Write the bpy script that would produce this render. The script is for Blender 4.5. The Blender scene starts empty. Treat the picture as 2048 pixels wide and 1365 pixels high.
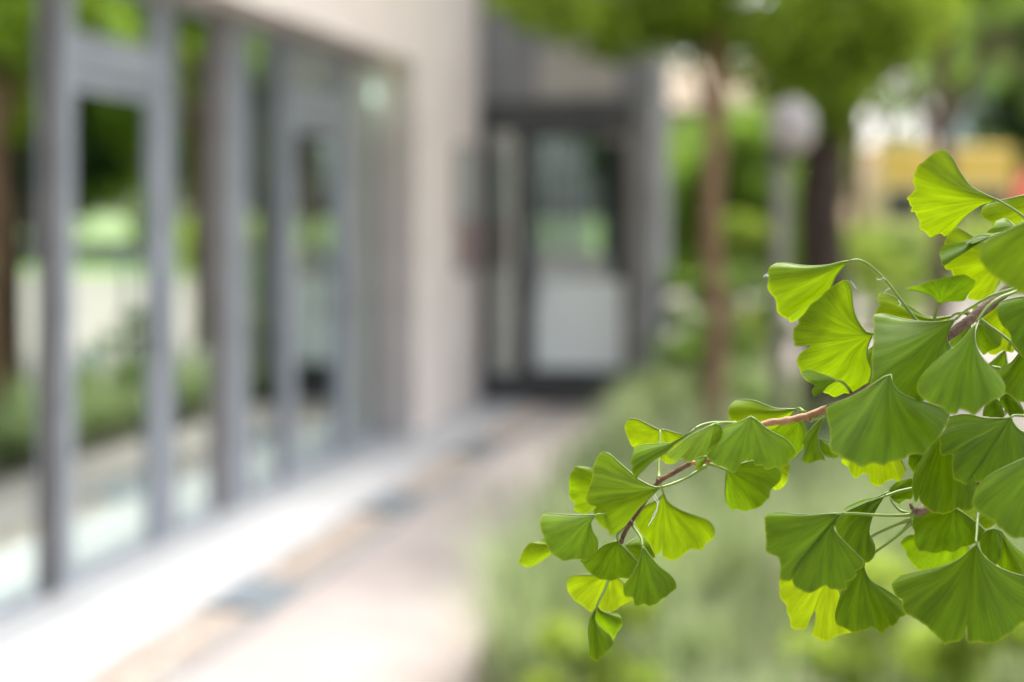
import bpy, math, random
import numpy as np
from mathutils import Vector
R = math.radians
rng = np.random.default_rng(7)
random.seed(7)
SC = bpy.context.scene
COL = SC.collection

# ------------------------------------------------------------------ camera
FPX, CX, HY, CAMZ = 2844.4, 1024.0, 425.0, 1.5
cam_d = bpy.data.cameras.new('camera')
cam = bpy.data.objects.new('camera', cam_d); COL.objects.link(cam)
cam.location = (0, 0, CAMZ); cam.rotation_euler = (R(90), 0, 0)
cam_d.lens = 50; cam_d.sensor_width = 36; cam_d.sensor_fit = 'HORIZONTAL'
cam_d.shift_y = -(682.5 - HY) / 2048
cam_d.clip_start = 0.05; cam_d.clip_end = 2000
FOC = 0.65
cam_d.dof.use_dof = True; cam_d.dof.focus_distance = FOC + 0.004; cam_d.dof.aperture_fstop = 3.3
SC.camera = cam

def at(px, py, Y):
    return Vector(((px - CX) / FPX * Y, Y, CAMZ - (py - HY) / FPX * Y))

# ------------------------------------------------------------------ light
W = bpy.data.worlds.new('World'); SC.world = W; W.use_nodes = True
nt = W.node_tree; nt.nodes.clear()
sky = nt.nodes.new('ShaderNodeTexSky'); sky.sky_type = 'NISHITA'; sky.sun_disc = False
SUN_EL, SUN_AZ = 64, 24          # azimuth clockwise from +Y
sky.sun_elevation = R(SUN_EL); sky.sun_rotation = R(SUN_AZ)
sky.air_density = 1.0; sky.dust_density = 5.0; sky.ozone_density = 1.0
bg = nt.nodes.new('ShaderNodeBackground'); bg.inputs[1].default_value = 0.15
wo = nt.nodes.new('ShaderNodeOutputWorld')
bw = nt.nodes.new('ShaderNodeRGBToBW'); nt.links.new(sky.outputs[0], bw.inputs[0])
mxs = nt.nodes.new('ShaderNodeMix'); mxs.data_type = 'RGBA'; mxs.inputs[0].default_value = .62      # hazy white sky
nt.links.new(sky.outputs[0], mxs.inputs[6]); nt.links.new(bw.outputs[0], mxs.inputs[7]); nt.links.new(mxs.outputs[2], bg.inputs[0]); nt.links.new(bg.outputs[0], wo.inputs[0])
sd = bpy.data.lights.new('sun', 'SUN'); sd.energy = .85; sd.angle = R(14); sd.color = (1, .955, .88)
sun = bpy.data.objects.new('sun', sd); COL.objects.link(sun)
dirs = Vector((math.sin(R(SUN_AZ)) * math.cos(R(SUN_EL)), math.cos(R(SUN_AZ)) * math.cos(R(SUN_EL)), math.sin(R(SUN_EL))))
sun.rotation_euler = dirs.to_track_quat('Z', 'Y').to_euler()
sun.location = dirs * 30
SC.view_settings.view_transform = 'Standard'; SC.view_settings.look = 'None'
SC.view_settings.gamma = 1; SC.view_settings.exposure = 2.17
SC.render.engine = 'CYCLES'
cy = SC.cycles
cy.use_denoising = True
try: cy.denoiser = 'OPENIMAGEDENOISE'
except Exception: pass
cy.max_bounces = 8; cy.diffuse_bounces = 4; cy.glossy_bounces = 4; cy.transmission_bounces = 6
cy.transparent_max_bounces = 12
cy.sample_clamp_indirect = 8; cy.caustics_reflective = False; cy.caustics_refractive = False

# ------------------------------------------------------------------ object helpers
def tag(o, label=None, cat=None, group=None, kind=None):
    if label: o['label'] = label
    if cat: o['category'] = cat
    if group: o['group'] = group
    if kind: o['kind'] = kind
    return o

def empty(name, loc=(0, 0, 0), label=None, cat=None, group=None):
    o = bpy.data.objects.new(name, None); COL.objects.link(o); o.location = loc
    o.empty_display_size = .1
    return tag(o, label, cat, group)

def mesh_obj(name, verts, faces, mats, parent=None, smooth=False, uvs=None, midx=None):
    me = bpy.data.meshes.new(name)
    me.from_pydata([tuple(v) for v in verts], [], [tuple(f) for f in faces])
    if not isinstance(mats, (list, tuple)): mats = [mats]
    for m in mats: me.materials.append(m)
    if midx is not None: me.polygons.foreach_set('material_index', midx)
    if smooth: me.polygons.foreach_set('use_smooth', [True] * len(me.polygons))
    if uvs is not None:
        uvl = me.uv_layers.new(name='UVMap')
        arr = np.asarray(uvs, dtype=np.float32)
        li = np.empty(len(me.loops), dtype=np.int32); me.loops.foreach_get('vertex_index', li)
        uvl.data.foreach_set('uv', arr[li].ravel())
    me.update()
    o = bpy.data.objects.new(name, me); COL.objects.link(o)
    if parent is not None:
        o.parent = parent
        # vertices are given in world space: undo the parent's placement
        off = Vector((0, 0, 0)); p = parent
        while p is not None:
            off += p.location; p = p.parent
        me.transform(__import__('mathutils').Matrix.Translation(-off))
    return o

class MB:
    def __init__(s): s.v = []; s.f = []; s.m = []
    def add(s, vs, fs, m=0):
        n = len(s.v); s.v += [Vector(v) for v in vs]; s.f += [tuple(i + n for i in f) for f in fs]; s.m += [m] * len(fs)
    def hexa(s, p, m=0):
        s.add(p, [(0, 3, 2, 1), (4, 5, 6, 7), (0, 1, 5, 4), (1, 2, 6, 5), (2, 3, 7, 6), (3, 0, 4, 7)], m)
    def box(s, x0, x1, y0, y1, z0, z1, m=0):
        s.hexa([(x0, y0, z0), (x1, y0, z0), (x1, y1, z0), (x0, y1, z0), (x0, y0, z1), (x1, y0, z1), (x1, y1, z1), (x0, y1, z1)], m)
    def fbox(s, q0, q1, s0, s1, z0, z1, m=0):
        s.hexa([Wf(q0, s0, z0), Wf(q1, s0, z0), Wf(q1, s1, z0), Wf(q0, s1, z0), Wf(q0, s0, z1), Wf(q1, s0, z1), Wf(q1, s1, z1), Wf(q0, s1, z1)], m)
    def tube(s, pts, rad, n=8, m=0, cap=True):
        pts = [Vector(p) for p in pts]
        if not hasattr(rad, '__len__'): rad = [rad] * len(pts)
        base = len(s.v); up = Vector((0.13, .21, .97)); prev = None
        for i, p in enumerate(pts):
            t = (pts[min(i + 1, len(pts) - 1)] - pts[max(i - 1, 0)])
            if t.length < 1e-9: t = Vector((0, 0, 1))
            t.normalize()
            a = (prev if prev is not None else up); a = a - t * a.dot(t)
            if a.length < 1e-4: a = Vector((1, 0, 0)) - t * t.x
            a.normalize(); prev = a; b = t.cross(a)
            for k in range(n):
                th = 2 * math.pi * k / n
                s.v.append(p + (a * math.cos(th) + b * math.sin(th)) * rad[i])
        for i in range(len(pts) - 1):
            for k in range(n):
                k2 = (k + 1) % n
                s.f.append((base + i * n + k, base + i * n + k2, base + (i + 1) * n + k2, base + (i + 1) * n + k)); s.m.append(m)
        if cap:
            s.f.append(tuple(base + k for k in range(n))[::-1]); s.m.append(m)
            e = base + (len(pts) - 1) * n
            s.f.append(tuple(e + k for k in range(n))); s.m.append(m)
    def build(s, name, mats, parent=None, smooth=False):
        return mesh_obj(name, s.v, s.f, mats, parent, smooth, midx=s.m)

# facade frame: q = distance to the left of the camera, s = along the facade
def Wf(q, s, z): return Vector((.222 * s - .975 * q, .975 * s + .222 * q, z))
def s_at(px, q):
    k = (px - CX) / FPX
    return q * (.975 + .222 * k) / (.222 - .975 * k)

# ------------------------------------------------------------------ materials
def mat(name):
    m = bpy.data.materials.new(name); m.use_nodes = True
    t = m.node_tree; t.nodes.clear()
    return m, t
def N(t, kind, **kw):
    n = t.nodes.new(kind)
    for k, v in kw.items(): setattr(n, k, v)
    return n
def surf(name, c1, c2, scale=4, rough=.7, bump=.2, detail=6, spec=.4, metal=0, stretch=None, bscale=None, bdist=.01):
    m, t = mat(name)
    co = N(t, 'ShaderNodeTexCoord'); out = co.outputs['Object']
    if stretch:
        mp = N(t, 'ShaderNodeMapping'); mp.inputs['Scale'].default_value = stretch
        t.links.new(out, mp.inputs[0]); out = mp.outputs[0]
    no = N(t, 'ShaderNodeTexNoise'); no.inputs['Scale'].default_value = scale; no.inputs['Detail'].default_value = detail
    t.links.new(out, no.inputs[0])
    r = N(t, 'ShaderNodeValToRGB'); r.color_ramp.elements[0].position = .35; r.color_ramp.elements[1].position = .65
    r.color_ramp.elements[0].color = (*c1, 1); r.color_ramp.elements[1].color = (*c2, 1)
    t.links.new(no.outputs[0], r.inputs[0])
    p = N(t, 'ShaderNodeBsdfPrincipled'); p.inputs['Roughness'].default_value = rough; p.inputs['Metallic'].default_value = metal
    p.inputs['Specular IOR Level'].default_value = spec
    t.links.new(r.outputs[0], p.inputs['Base Color'])
    if bump:
        n2 = N(t, 'ShaderNodeTexNoise'); n2.inputs['Scale'].default_value = bscale or scale * 6; n2.inputs['Detail'].default_value = 5
        t.links.new(out, n2.inputs[0])
        b = N(t, 'ShaderNodeBump'); b.inputs['Strength'].default_value = bump; b.inputs['Distance'].default_value = bdist
        t.links.new(n2.outputs[0], b.inputs['Height']); t.links.new(b.outputs[0], p.inputs['Normal'])
    o = N(t, 'ShaderNodeOutputMaterial'); t.links.new(p.outputs[0], o.inputs[0])
    return m

def foliage(name, c1, c2, trans=.45, tcol=(.35, .55, .05), scale=1.6, rough=.5):
    m, t = mat(name)
    ge = N(t, 'ShaderNodeNewGeometry')
    no = N(t, 'ShaderNodeTexNoise'); no.inputs['Scale'].default_value = scale; no.inputs['Detail'].default_value = 3
    t.links.new(ge.outputs['Position'], no.inputs[0])
    ad = N(t, 'ShaderNodeMath', operation='ADD'); t.links.new(no.outputs[0], ad.inputs[0])
    mu = N(t, 'ShaderNodeMath', operation='MULTIPLY_ADD'); mu.inputs[1].default_value = .5; mu.inputs[2].default_value = -.25
    t.links.new(ge.outputs['Random Per Island'], mu.inputs[0]); t.links.new(mu.outputs[0], ad.inputs[1])
    r = N(t, 'ShaderNodeValToRGB'); r.color_ramp.elements[0].position = .36; r.color_ramp.elements[1].position = .64
    r.color_ramp.elements[0].color = (*c1, 1); r.color_ramp.elements[1].color = (*c2, 1)
    t.links.new(ad.outputs[0], r.inputs[0])
    p = N(t, 'ShaderNodeBsdfPrincipled'); p.inputs['Roughness'].default_value = rough; p.inputs['Specular IOR Level'].default_value = .3
    t.links.new(r.outputs[0], p.inputs['Base Color'])
    tr = N(t, 'ShaderNodeBsdfTranslucent')
    mx0 = N(t, 'ShaderNodeMix', data_type='RGBA'); mx0.inputs[0].default_value = .55
    t.links.new(r.outputs[0], mx0.inputs[6]); mx0.inputs[7].default_value = (*tcol, 1)
    t.links.new(mx0.outputs[2], tr.inputs[0])
    mx = N(t, 'ShaderNodeMixShader'); mx.inputs[0].default_value = trans
    t.links.new(p.outputs[0], mx.inputs[1]); t.links.new(tr.outputs[0], mx.inputs[2])
    o = N(t, 'ShaderNodeOutputMaterial'); t.links.new(mx.outputs[0], o.inputs[0])
    return m

def glass(name, tint=(.60, .72, .68), refl=.26, rcol=(.80, .90, .85)):
    m, t = mat(name)
    tr = N(t, 'ShaderNodeBsdfTransparent'); tr.inputs[0].default_value = (*tint, 1)
    gl = N(t, 'ShaderNodeBsdfGlossy'); gl.inputs[0].default_value = (*rcol, 1); gl.inputs['Roughness'].default_value = .0
    fr = N(t, 'ShaderNodeFresnel'); fr.inputs[0].default_value = 1.5
    ma = N(t, 'ShaderNodeMath', operation='ADD', use_clamp=True); ma.inputs[1].default_value = refl
    t.links.new(fr.outputs[0], ma.inputs[0])
    mx = N(t, 'ShaderNodeMixShader'); t.links.new(ma.outputs[0], mx.inputs[0])
    t.links.new(tr.outputs[0], mx.inputs[1]); t.links.new(gl.outputs[0], mx.inputs[2])
    o = N(t, 'ShaderNodeOutputMaterial'); t.links.new(mx.outputs[0], o.inputs[0])
    return m

def emis(name, col, st):
    m, t = mat(name)
    e = N(t, 'ShaderNodeEmission'); e.inputs[0].default_value = (*col, 1); e.inputs[1].default_value = st
    o = N(t, 'ShaderNodeOutputMaterial'); t.links.new(e.outputs[0], o.inputs[0])
    return m

M = dict(
    plaster=surf('pinkish_plaster', (.72, .635, .585), (.80, .715, .665), 3, .85, .25),
    plaster_dark=surf('grey_plaster', (.27, .25, .235), (.33, .31, .29), 3, .85, .2),
    slate=surf('slate_grey_cladding', (.19, .19, .20), (.24, .24, .25), 3, .7, .1),
    panel=surf('beige_panel', (.36, .34, .31), (.42, .40, .37), 2, .6, .1),
    metal=surf('grey_aluminium', (.31, .33, .365), (.37, .39, .43), 5, .42, .05, metal=.15),
    darkmetal=surf('dark_metal', (.05, .052, .055), (.08, .08, .085), 5, .45, .05, metal=.2),
    brownmetal=surf('brown_metal', (.11, .095, .08), (.15, .13, .11), 5, .5, .05, metal=.2),
    sill=surf('pale_sill_stone', (.28, .29, .30), (.34, .35, .36), 8, .6, .15),
    kerb=surf('white_concrete', (.38, .38, .385), (.44, .44, .44), 5, .8, .2),
    path=surf('pinkish_concrete', (.30, .262, .245), (.36, .318, .297), 2.5, .9, .3),
    plaza=surf('beige_paving', (.17, .15, .125), (.22, .195, .165), 1.2, .9, .3),
    gravelbed=surf('sand_bed', (.28, .24, .20), (.36, .32, .28), 30, .9, .4),
    soil=surf('mulched_soil', (.20, .165, .12), (.30, .26, .19), 6, .95, .5),
    ground=surf('meadow_ground', (.10, .15, .045), (.17, .22, .07), .8, .95, .4),
    lawn=surf('lawn_surface', (.11, .20, .04), (.20, .32, .06), 2, .95, .4),
    asphalt=surf('asphalt', (.14, .14, .145), (.19, .19, .19), 3, .9, .3),
    grate=surf('galvanised_grate', (.20, .235, .265), (.26, .295, .325), 12, .5, .05, metal=.4),
    bark=surf('brown_bark', (.10, .065, .045), (.20, .14, .10), 6, .9, .8, stretch=(3, 3, .6), bdist=.03),
    barkwarm=surf('warm_bark', (.26, .15, .085), (.42, .26, .16), 6, .9, .8, stretch=(3, 3, .6), bdist=.03),
    barkdark=surf('dark_bark', (.045, .032, .024), (.09, .062, .045), 6, .9, .8, stretch=(3, 3, .6), bdist=.03),
    glass=glass('window_glass'),
    glassdark=glass('entrance_glass', (.65, .72, .68), .42, (.92, .97, .95)),
    film=surf('frosted_film', (.80, .85, .86), (.84, .88, .89), 2, .5, 0),  # pale reflection of the entrance glass, put into a sheet's colour
    floor=surf('interior_floor', (.42, .38, .31), (.50, .46, .38), 2, .6, .05),
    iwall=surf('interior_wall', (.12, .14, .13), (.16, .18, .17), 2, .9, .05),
    white=surf('white_paint', (.72, .70, .69), (.80, .78, .77), 5, .6, .05),
    post=surf('grey_post_paint', (.23, .195, .18), (.28, .245, .22), 5, .6, .05),
    red=surf('red_paint', (.50, .06, .04), (.60, .09, .06), 4, .35, .0),
    redsign=surf('red_print', (.30, .19, .18), (.36, .24, .23), 4, .6, .0),
    greysign=surf('grey_print', (.42, .43, .42), (.50, .51, .50), 4, .6, .0),
    yellow=surf('yellow_paint', (.90, .54, .14), (.93, .59, .17), 2, .4, .0),
    peach=surf('peach_paint', (.82, .60, .38), (.86, .64, .42), 2, .4, .0),
    cargl=surf('dark_vehicle_glass', (.02, .03, .035), (.04, .05, .06), 2, .1, .0, spec=.8),
    rubber=surf('black_rubber', (.02, .02, .02), (.03, .03, .03), 5, .8, .1),
    wallfar=surf('pale_blue_render', (.40, .46, .50), (.46, .52, .55), 1, .8, .1),
    tan=surf('tan_roofing', (.17, .13, .08), (.22, .17, .105), 3, .85, .2),
    blue=surf('blue_paint', (.05, .16, .30), (.07, .20, .36), 4, .35, 0),
    lampglass=surf('opal_glass', (.46, .42, .41), (.50, .46, .45), 2, .3, 0),
    pot=surf('white_planter', (.70, .70, .66), (.76, .76, .72), 4, .5, 0),
    lampglow=emis('ceiling_lamp_glow', (.74, 1.0, .78), 3.6),  # glow of the globes added as glints in the shop glass
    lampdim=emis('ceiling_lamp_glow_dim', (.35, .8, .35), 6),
    tree1=foliage('tree_leaves', (.05, .095, .008), (.23, .34, .03), .55, (.46, .62, .04)),
    tree2=foliage('bright_tree_leaves', (.06, .11, .012), (.15, .25, .03), .5, (.32, .52, .04)),
    tree3=foliage('dark_tree_leaves', (.022, .045, .012), (.055, .10, .022), .35, (.13, .26, .03)),
    shrub=foliage('shrub_leaves', (.09, .17, .03), (.22, .35, .07), .45, (.34, .54, .08)),
    lime=foliage('lime_shrub_leaves', (.26, .38, .05), (.50, .60, .11), .4, (.5, .62, .08)),
    teal=foliage('blue_green_leaves', (.10, .28, .18), (.25, .5, .35), .3, (.15, .4, .2)),
    sage=foliage('ornamental_grass_blades', (.055, .10, .03), (.46, .52, .30), .4, (.46, .60, .2), 2.4),
)

def pebble_mat():
    m, t = mat('pebbles')
    ge = N(t, 'ShaderNodeNewGeometry')
    r = N(t, 'ShaderNodeValToRGB'); e = r.color_ramp.elements
    e[0].color = (.48, .41, .35, 1); e[1].color = (.66, .62, .57, 1)
    for pz, c in ((.25, (.46, .34, .24, 1)), (.5, (.56, .52, .48, 1)), (.75, (.40, .31, .25, 1))):
        x = e.new(pz); x.color = c
    t.links.new(ge.outputs['Random Per Island'], r.inputs[0])
    p = N(t, 'ShaderNodeBsdfPrincipled'); p.inputs['Roughness'].default_value = .7
    t.links.new(r.outputs[0], p.inputs['Base Color'])
    o = N(t, 'ShaderNodeOutputMaterial'); t.links.new(p.outputs[0], o.inputs[0])
    return m
M['pebble'] = pebble_mat()

# ginkgo blade: per-leaf colour comes from the object, veins fan out along the UV
def ginkgo_mat():
    m, t = mat('ginkgo_blade')
    L = t.links.new
    oi = N(t, 'ShaderNodeObjectInfo'); uv = N(t, 'ShaderNodeUVMap')
    sp = N(t, 'ShaderNodeSeparateXYZ'); L(uv.outputs[0], sp.inputs[0])
    # veins
    mp = N(t, 'ShaderNodeCombineXYZ')
    a = N(t, 'ShaderNodeMath', operation='MULTIPLY'); a.inputs[1].default_value = 25; L(sp.outputs[0], a.inputs[0])
    b = N(t, 'ShaderNodeMath', operation='MULTIPLY'); b.inputs[1].default_value = 1.3; L(sp.outputs[1], b.inputs[0])
    L(a.outputs[0], mp.inputs[0]); L(b.outputs[0], mp.inputs[1]); L(oi.outputs['Random'], mp.inputs[2])
    vn = N(t, 'ShaderNodeTexNoise'); vn.inputs['Scale'].default_value = 1; vn.inputs['Detail'].default_value = 4; vn.inputs['Roughness'].default_value = .7
    L(mp.outputs[0], vn.inputs[0])
    mp2 = N(t, 'ShaderNodeCombineXYZ')
    a2 = N(t, 'ShaderNodeMath', operation='MULTIPLY'); a2.inputs[1].default_value = 1.4; L(sp.outputs[0], a2.inputs[0])
    L(a2.outputs[0], mp2.inputs[0]); L(sp.outputs[1], mp2.inputs[1]); L(oi.outputs['Random'], mp2.inputs[2])
    bn = N(t, 'ShaderNodeTexNoise'); bn.inputs['Scale'].default_value = 1.6; bn.inputs['Detail'].default_value = 4
    L(mp2.outputs[0], bn.inputs[0])
    # brightness factor
    f1 = N(t, 'ShaderNodeMapRange'); f1.inputs['From Min'].default_value = .3; f1.inputs['From Max'].default_value = .7
    f1.inputs['To Min'].default_value = .78; f1.inputs['To Max'].default_value = 1.2; L(vn.outputs[0], f1.inputs[0])
    f2 = N(t, 'ShaderNodeMapRange'); f2.inputs['From Min'].default_value = .3; f2.inputs['From Max'].default_value = .7
    f2.inputs['To Min'].default_value = .72; f2.inputs['To Max'].default_value = 1.28; L(bn.outputs[0], f2.inputs[0])
    ff = N(t, 'ShaderNodeMath', operation='MULTIPLY'); L(f1.outputs[0], ff.inputs[0]); L(f2.outputs[0], ff.inputs[1])
    c = N(t, 'ShaderNodeVectorMath', operation='SCALE'); L(oi.outputs['Color'], c.inputs[0]); L(ff.outputs[0], c.inputs['Scale'])
    sx = N(t, 'ShaderNodeTexNoise'); sx.inputs['Scale'].default_value = 420; sx.inputs['Detail'].default_value = 1
    tcx = N(t, 'ShaderNodeTexCoord'); L(tcx.outputs['Object'], sx.inputs[0])
    sr = N(t, 'ShaderNodeMapRange'); sr.inputs['From Min'].default_value = .735; sr.inputs['From Max'].default_value = .78; sr.inputs['To Max'].default_value = .55; L(sx.outputs[0], sr.inputs[0])
    cs = N(t, 'ShaderNodeMix', data_type='RGBA'); L(sr.outputs[0], cs.inputs[0]); L(c.outputs[0], cs.inputs[6]); cs.inputs[7].default_value = (.16, .13, .03, 1)
    # yellow margin
    er = N(t, 'ShaderNodeMapRange', interpolation_type='SMOOTHSTEP'); er.inputs['From Min'].default_value = .965; er.inputs['From Max'].default_value = 1.0
    er.inputs['To Min'].default_value = 0; er.inputs['To Max'].default_value = .38; L(sp.outputs[1], er.inputs[0])
    mx = N(t, 'ShaderNodeMix', data_type='RGBA'); L(er.outputs[0], mx.inputs[0]); L(cs.outputs[2], mx.inputs[6]); mx.inputs[7].default_value = (.30, .38, .015, 1)
    p = N(t, 'ShaderNodeBsdfPrincipled'); p.inputs['Roughness'].default_value = .40; p.inputs['Specular IOR Level'].default_value = .19
    L(mx.outputs[2], p.inputs['Base Color'])
    # transmitted light is yellower
    tc = N(t, 'ShaderNodeMix', data_type='RGBA', blend_type='MULTIPLY'); tc.inputs[0].default_value = 1
    L(mx.outputs[2], tc.inputs[6]); tc.inputs[7].default_value = (1.22, 1.15, .20, 1)
    tr = N(t, 'ShaderNodeBsdfTranslucent'); L(tc.outputs[2], tr.inputs[0])
    ms = N(t, 'ShaderNodeMixShader'); ms.inputs[0].default_value = .55
    L(p.outputs[0], ms.inputs[1]); L(tr.outputs[0], ms.inputs[2])
    bu = N(t, 'ShaderNodeBump'); bu.inputs['Strength'].default_value = .2; bu.inputs['Distance'].default_value = .0004
    L(vn.outputs[0], bu.inputs['Height']); L(bu.outputs[0], p.inputs['Normal']); L(bu.outputs[0], tr.inputs['Normal'])
    o = N(t, 'ShaderNodeOutputMaterial'); L(ms.outputs[0], o.inputs[0])
    return m
M['ginkgo'] = ginkgo_mat()
def stalk_mat():
    m, t = mat('ginkgo_stalk')
    L = t.links.new
    ge = N(t, 'ShaderNodeTexCoord')
    no = N(t, 'ShaderNodeTexNoise'); no.inputs['Scale'].default_value = 60; L(ge.outputs['Object'], no.inputs[0])
    r = N(t, 'ShaderNodeValToRGB'); r.color_ramp.elements[0].color = (.10, .18, .015, 1); r.color_ramp.elements[1].color = (.19, .28, .04, 1)
    L(no.outputs[0], r.inputs[0])
    p = N(t, 'ShaderNodeBsdfPrincipled'); p.inputs['Roughness'].default_value = .4
    p.inputs['Subsurface Weight'].default_value = .2; p.inputs['Subsurface Scale'].default_value = .001
    L(r.outputs[0], p.inputs['Base Color'])
    o = N(t, 'ShaderNodeOutputMaterial'); L(p.outputs[0], o.inputs[0])
    return m
M['stalk'] = stalk_mat()
M['twig'] = surf('young_twig_bark', (.22, .105, .04), (.36, .20, .09), 180, .6, .6, stretch=(1, 1, 1), bscale=900, bdist=.0006)
M['darktwig'] = surf('dark_red_brown_twig_bark', (.06, .028, .015), (.16, .08, .04), 180, .6, .6, bscale=900, bdist=.0006)
M['oldtwig'] = surf('grey_brown_bark', (.10, .065, .045), (.24, .17, .12), 220, .8, .9, bscale=700, bdist=.0012)

# ================================================================== FOREGROUND GINKGO
TILE = dict(a=(1030, 830), b=(1100, 1000), c=(1230, 780), d=(1400, 760), e=(1520, 500),
            f=(1707, 280), g=(1707, 540), h=(1707, 780), i=(1520, 980), j=(1707, 980), p=None)
ZK = 1365 / 341.0
KM = FOC / FPX                      # metres per photograph pixel at the leaves
def tp(t, z):
    if TILE[t] is None: return np.array(z, float)
    return np.array((TILE[t][0] + z[0] / ZK, TILE[t][1] + z[1] / ZK))
def resample(P, n, smooth=True):
    P = np.asarray(P, float)
    if len(P) < 3: smooth = False
    if smooth:
        Q = []
        E = np.vstack([2 * P[0] - P[1], P, 2 * P[-1] - P[-2]])
        for k in range(1, len(E) - 2):
            for tt in np.linspace(0, 1, 8, endpoint=False):
                a, b_, c_, d_ = E[k - 1], E[k], E[k + 1], E[k + 2]
                Q.append(.5 * ((2 * b_) + (-a + c_) * tt + (2 * a - 5 * b_ + 4 * c_ - d_) * tt ** 2 + (-a + 3 * b_ - 3 * c_ + d_) * tt ** 3))
        Q.append(P[-1]); P = np.array(Q)
    dl = np.r_[0, np.cumsum(np.linalg.norm(np.diff(P, axis=0), axis=1))]
    x = np.linspace(0, dl[-1], n)
    return np.c_[np.interp(x, dl, P[:, 0]), np.interp(x, dl, P[:, 1])]

TRUNK_BASE = Vector((.62, .95, 0))
ginkgo = empty('ginkgo_tree', TRUNK_BASE, 'young ginkgo tree whose leafy branch reaches in from the right, in sharp focus', 'tree')

def tone(v):
    # 0 = mature deep green, 1 = yellow green, of young leaves and painted-in backlight
    A = np.array((.068, .140, .002)); B = np.array((.115, .215, .002)); C = np.array((.17, .25, .003))
    c = A + (B - A) * min(v * 2, 1) if v < .5 else B + (C - B) * (v - .5) * 2
    return (*c, 1)

def leaf(t, B, s1, m, s2, pet=None, off=0., tn=.5, tilt=(0, -.35), cup=.20, wr=1., petoff=None, extra=None):
    if off > 0: off *= 1.3
    def patch(B, s1, m, s2, off, tilt, cup, wr, V, F, UV, MI, mb):
        B = tp(t, B); s1 = [tp(t, z) for z in s1]; m = [tp(t, z) for z in m]; s2 = [tp(t, z) for z in s2]
        size = max(np.linalg.norm(np.array(q) - B) for q in s1 + m + s2)
        marg = [s1[-1]] + m + [s2[0]]
        ml = np.sum(np.linalg.norm(np.diff(np.array(marg), axis=0), axis=1))
        nv = int(min(150, max(36, ml / 3.2))); nu = 16
        Mg = resample(marg, nv, True)
        # fine teeth on the margin
        ph = rng.random(6) * 6.28; vv = np.linspace(0, 1, nv)
        wob = (np.sin(vv * ml / 5.5 + ph[0]) * .45 + np.sin(vv * ml / 3.1 + ph[1]) * .3 + np.sin(vv * ml / 11 + ph[2]) * .5) * np.sin(vv * math.pi) ** .3 * 1.5 + rng.normal(0, .28, nv)
        dr = Mg - B; dr /= np.maximum(np.linalg.norm(dr, axis=1, keepdims=True), 1e-6)
        Mg = Mg + dr * wob[:, None]
        uu = np.linspace(0, 1, nu) ** .85
        n1 = 40
        S1 = resample([B] + s1, n1); S2 = resample([B] + s2[::-1], n1)
        xs = np.linspace(0, 1, n1)
        w = size * KM
        rph = rng.random(4) * 6.28; kf = rng.uniform(1.2, 2.4)
        def P(u, k, v):
            a = np.array((np.interp(u, xs, S1[:, 0]), np.interp(u, xs, S1[:, 1]))) - (B + u * (S1[-1] - B))
            c = np.array((np.interp(u, xs, S2[:, 0]), np.interp(u, xs, S2[:, 1]))) - (B + u * (S2[-1] - B))
            p = B + u * (Mg[k] - B) + (1 - v) ** 2.2 * a + v ** 2.2 * c
            d = off + (tilt[0] * (p[0] - B[0]) + tilt[1] * (p[1] - B[1])) * KM
            e = abs(v - .5) * 2
            d += cup * w * u * (e ** 2 - .33) 
            d += wr * w * (.018 * u ** 1.2 * math.sin(2 * math.pi * kf * v + rph[0]) + .0035 * u ** 1.5 * math.sin(2 * math.pi * (3.1 * v + 1.3 * v * v) + rph[1]) + .0015 * u ** 2 * math.sin(2 * math.pi * 11 * v + rph[2]))
            d += .05 * w * u * u
            return p, d
        n0 = len(V)
        V.append(at(*B, FOC + off)); UV.append((ml / 60 * .5, 0))
        rows = []
        for iu in range(1, nu):
            row = []
            for k in range(nv):
                p, d = P(uu[iu], k, vv[k]); row.append(len(V)); V.append(at(p[0], p[1], FOC + d)); UV.append((vv[k] * ml / 60, uu[iu]))
            rows.append(row)
        for k in range(nv - 1): F.append((n0, rows[0][k], rows[0][k + 1])); MI.append(0)
        for a in range(len(rows) - 1):
            for k in range(nv - 1):
                F.append((rows[a][k], rows[a + 1][k], rows[a + 1][k + 1], rows[a][k + 1])); MI.append(0)
        # thickened rims along the two straight sides
        for kk in (0, nv - 1):
            pts = [V[n0]] + [V[r[kk]] for r in rows]
            rad = [.00042 * (1 - .62 * x / len(pts)) for x in range(len(pts))]
            mb.tube(pts, rad, 6)
        return off
    V = []; F = []; UV = []; MI = []; mb = MB()
    patch(B, s1, m, s2, off, tilt, cup, wr, V, F, UV, MI, mb)
    if extra:
        for ex in extra:
            patch(ex['B'], ex['s1'], ex['m'], ex['s2'], off + ex.get('o', .004), ex.get('tilt', tilt), ex.get('cup', cup), wr, V, F, UV, MI, mb)
    n = len(V); V += mb.v; F += [tuple(i + n for i in f) for f in mb.f]; MI += [1] * len(mb.f); UV += [(0, 0)] * len(mb.v)
    o = mesh_obj('leaf', V, F, [M['ginkgo'], M['stalk']], ginkgo, True, UV, MI)
    o.color = tone(tn)
    if pet:
        Pp = resample([tp(t, B)] + [tp(t, z) for z in pet], 24)
        e = petoff if petoff is not None else .012
        pts = [at(p[0], p[1], FOC + off + (e - off) * (k / 23) ** 1.0) for k, p in enumerate(Pp)]
        st = MB(); st.tube(pts, [.00055 + .00030 * (k / 23) + .0005 * max(0, k / 23 - .88) / .12 for k in range(24)], 8)
        st.build('stalk', M['stalk'], o, True)
    return o

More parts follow.
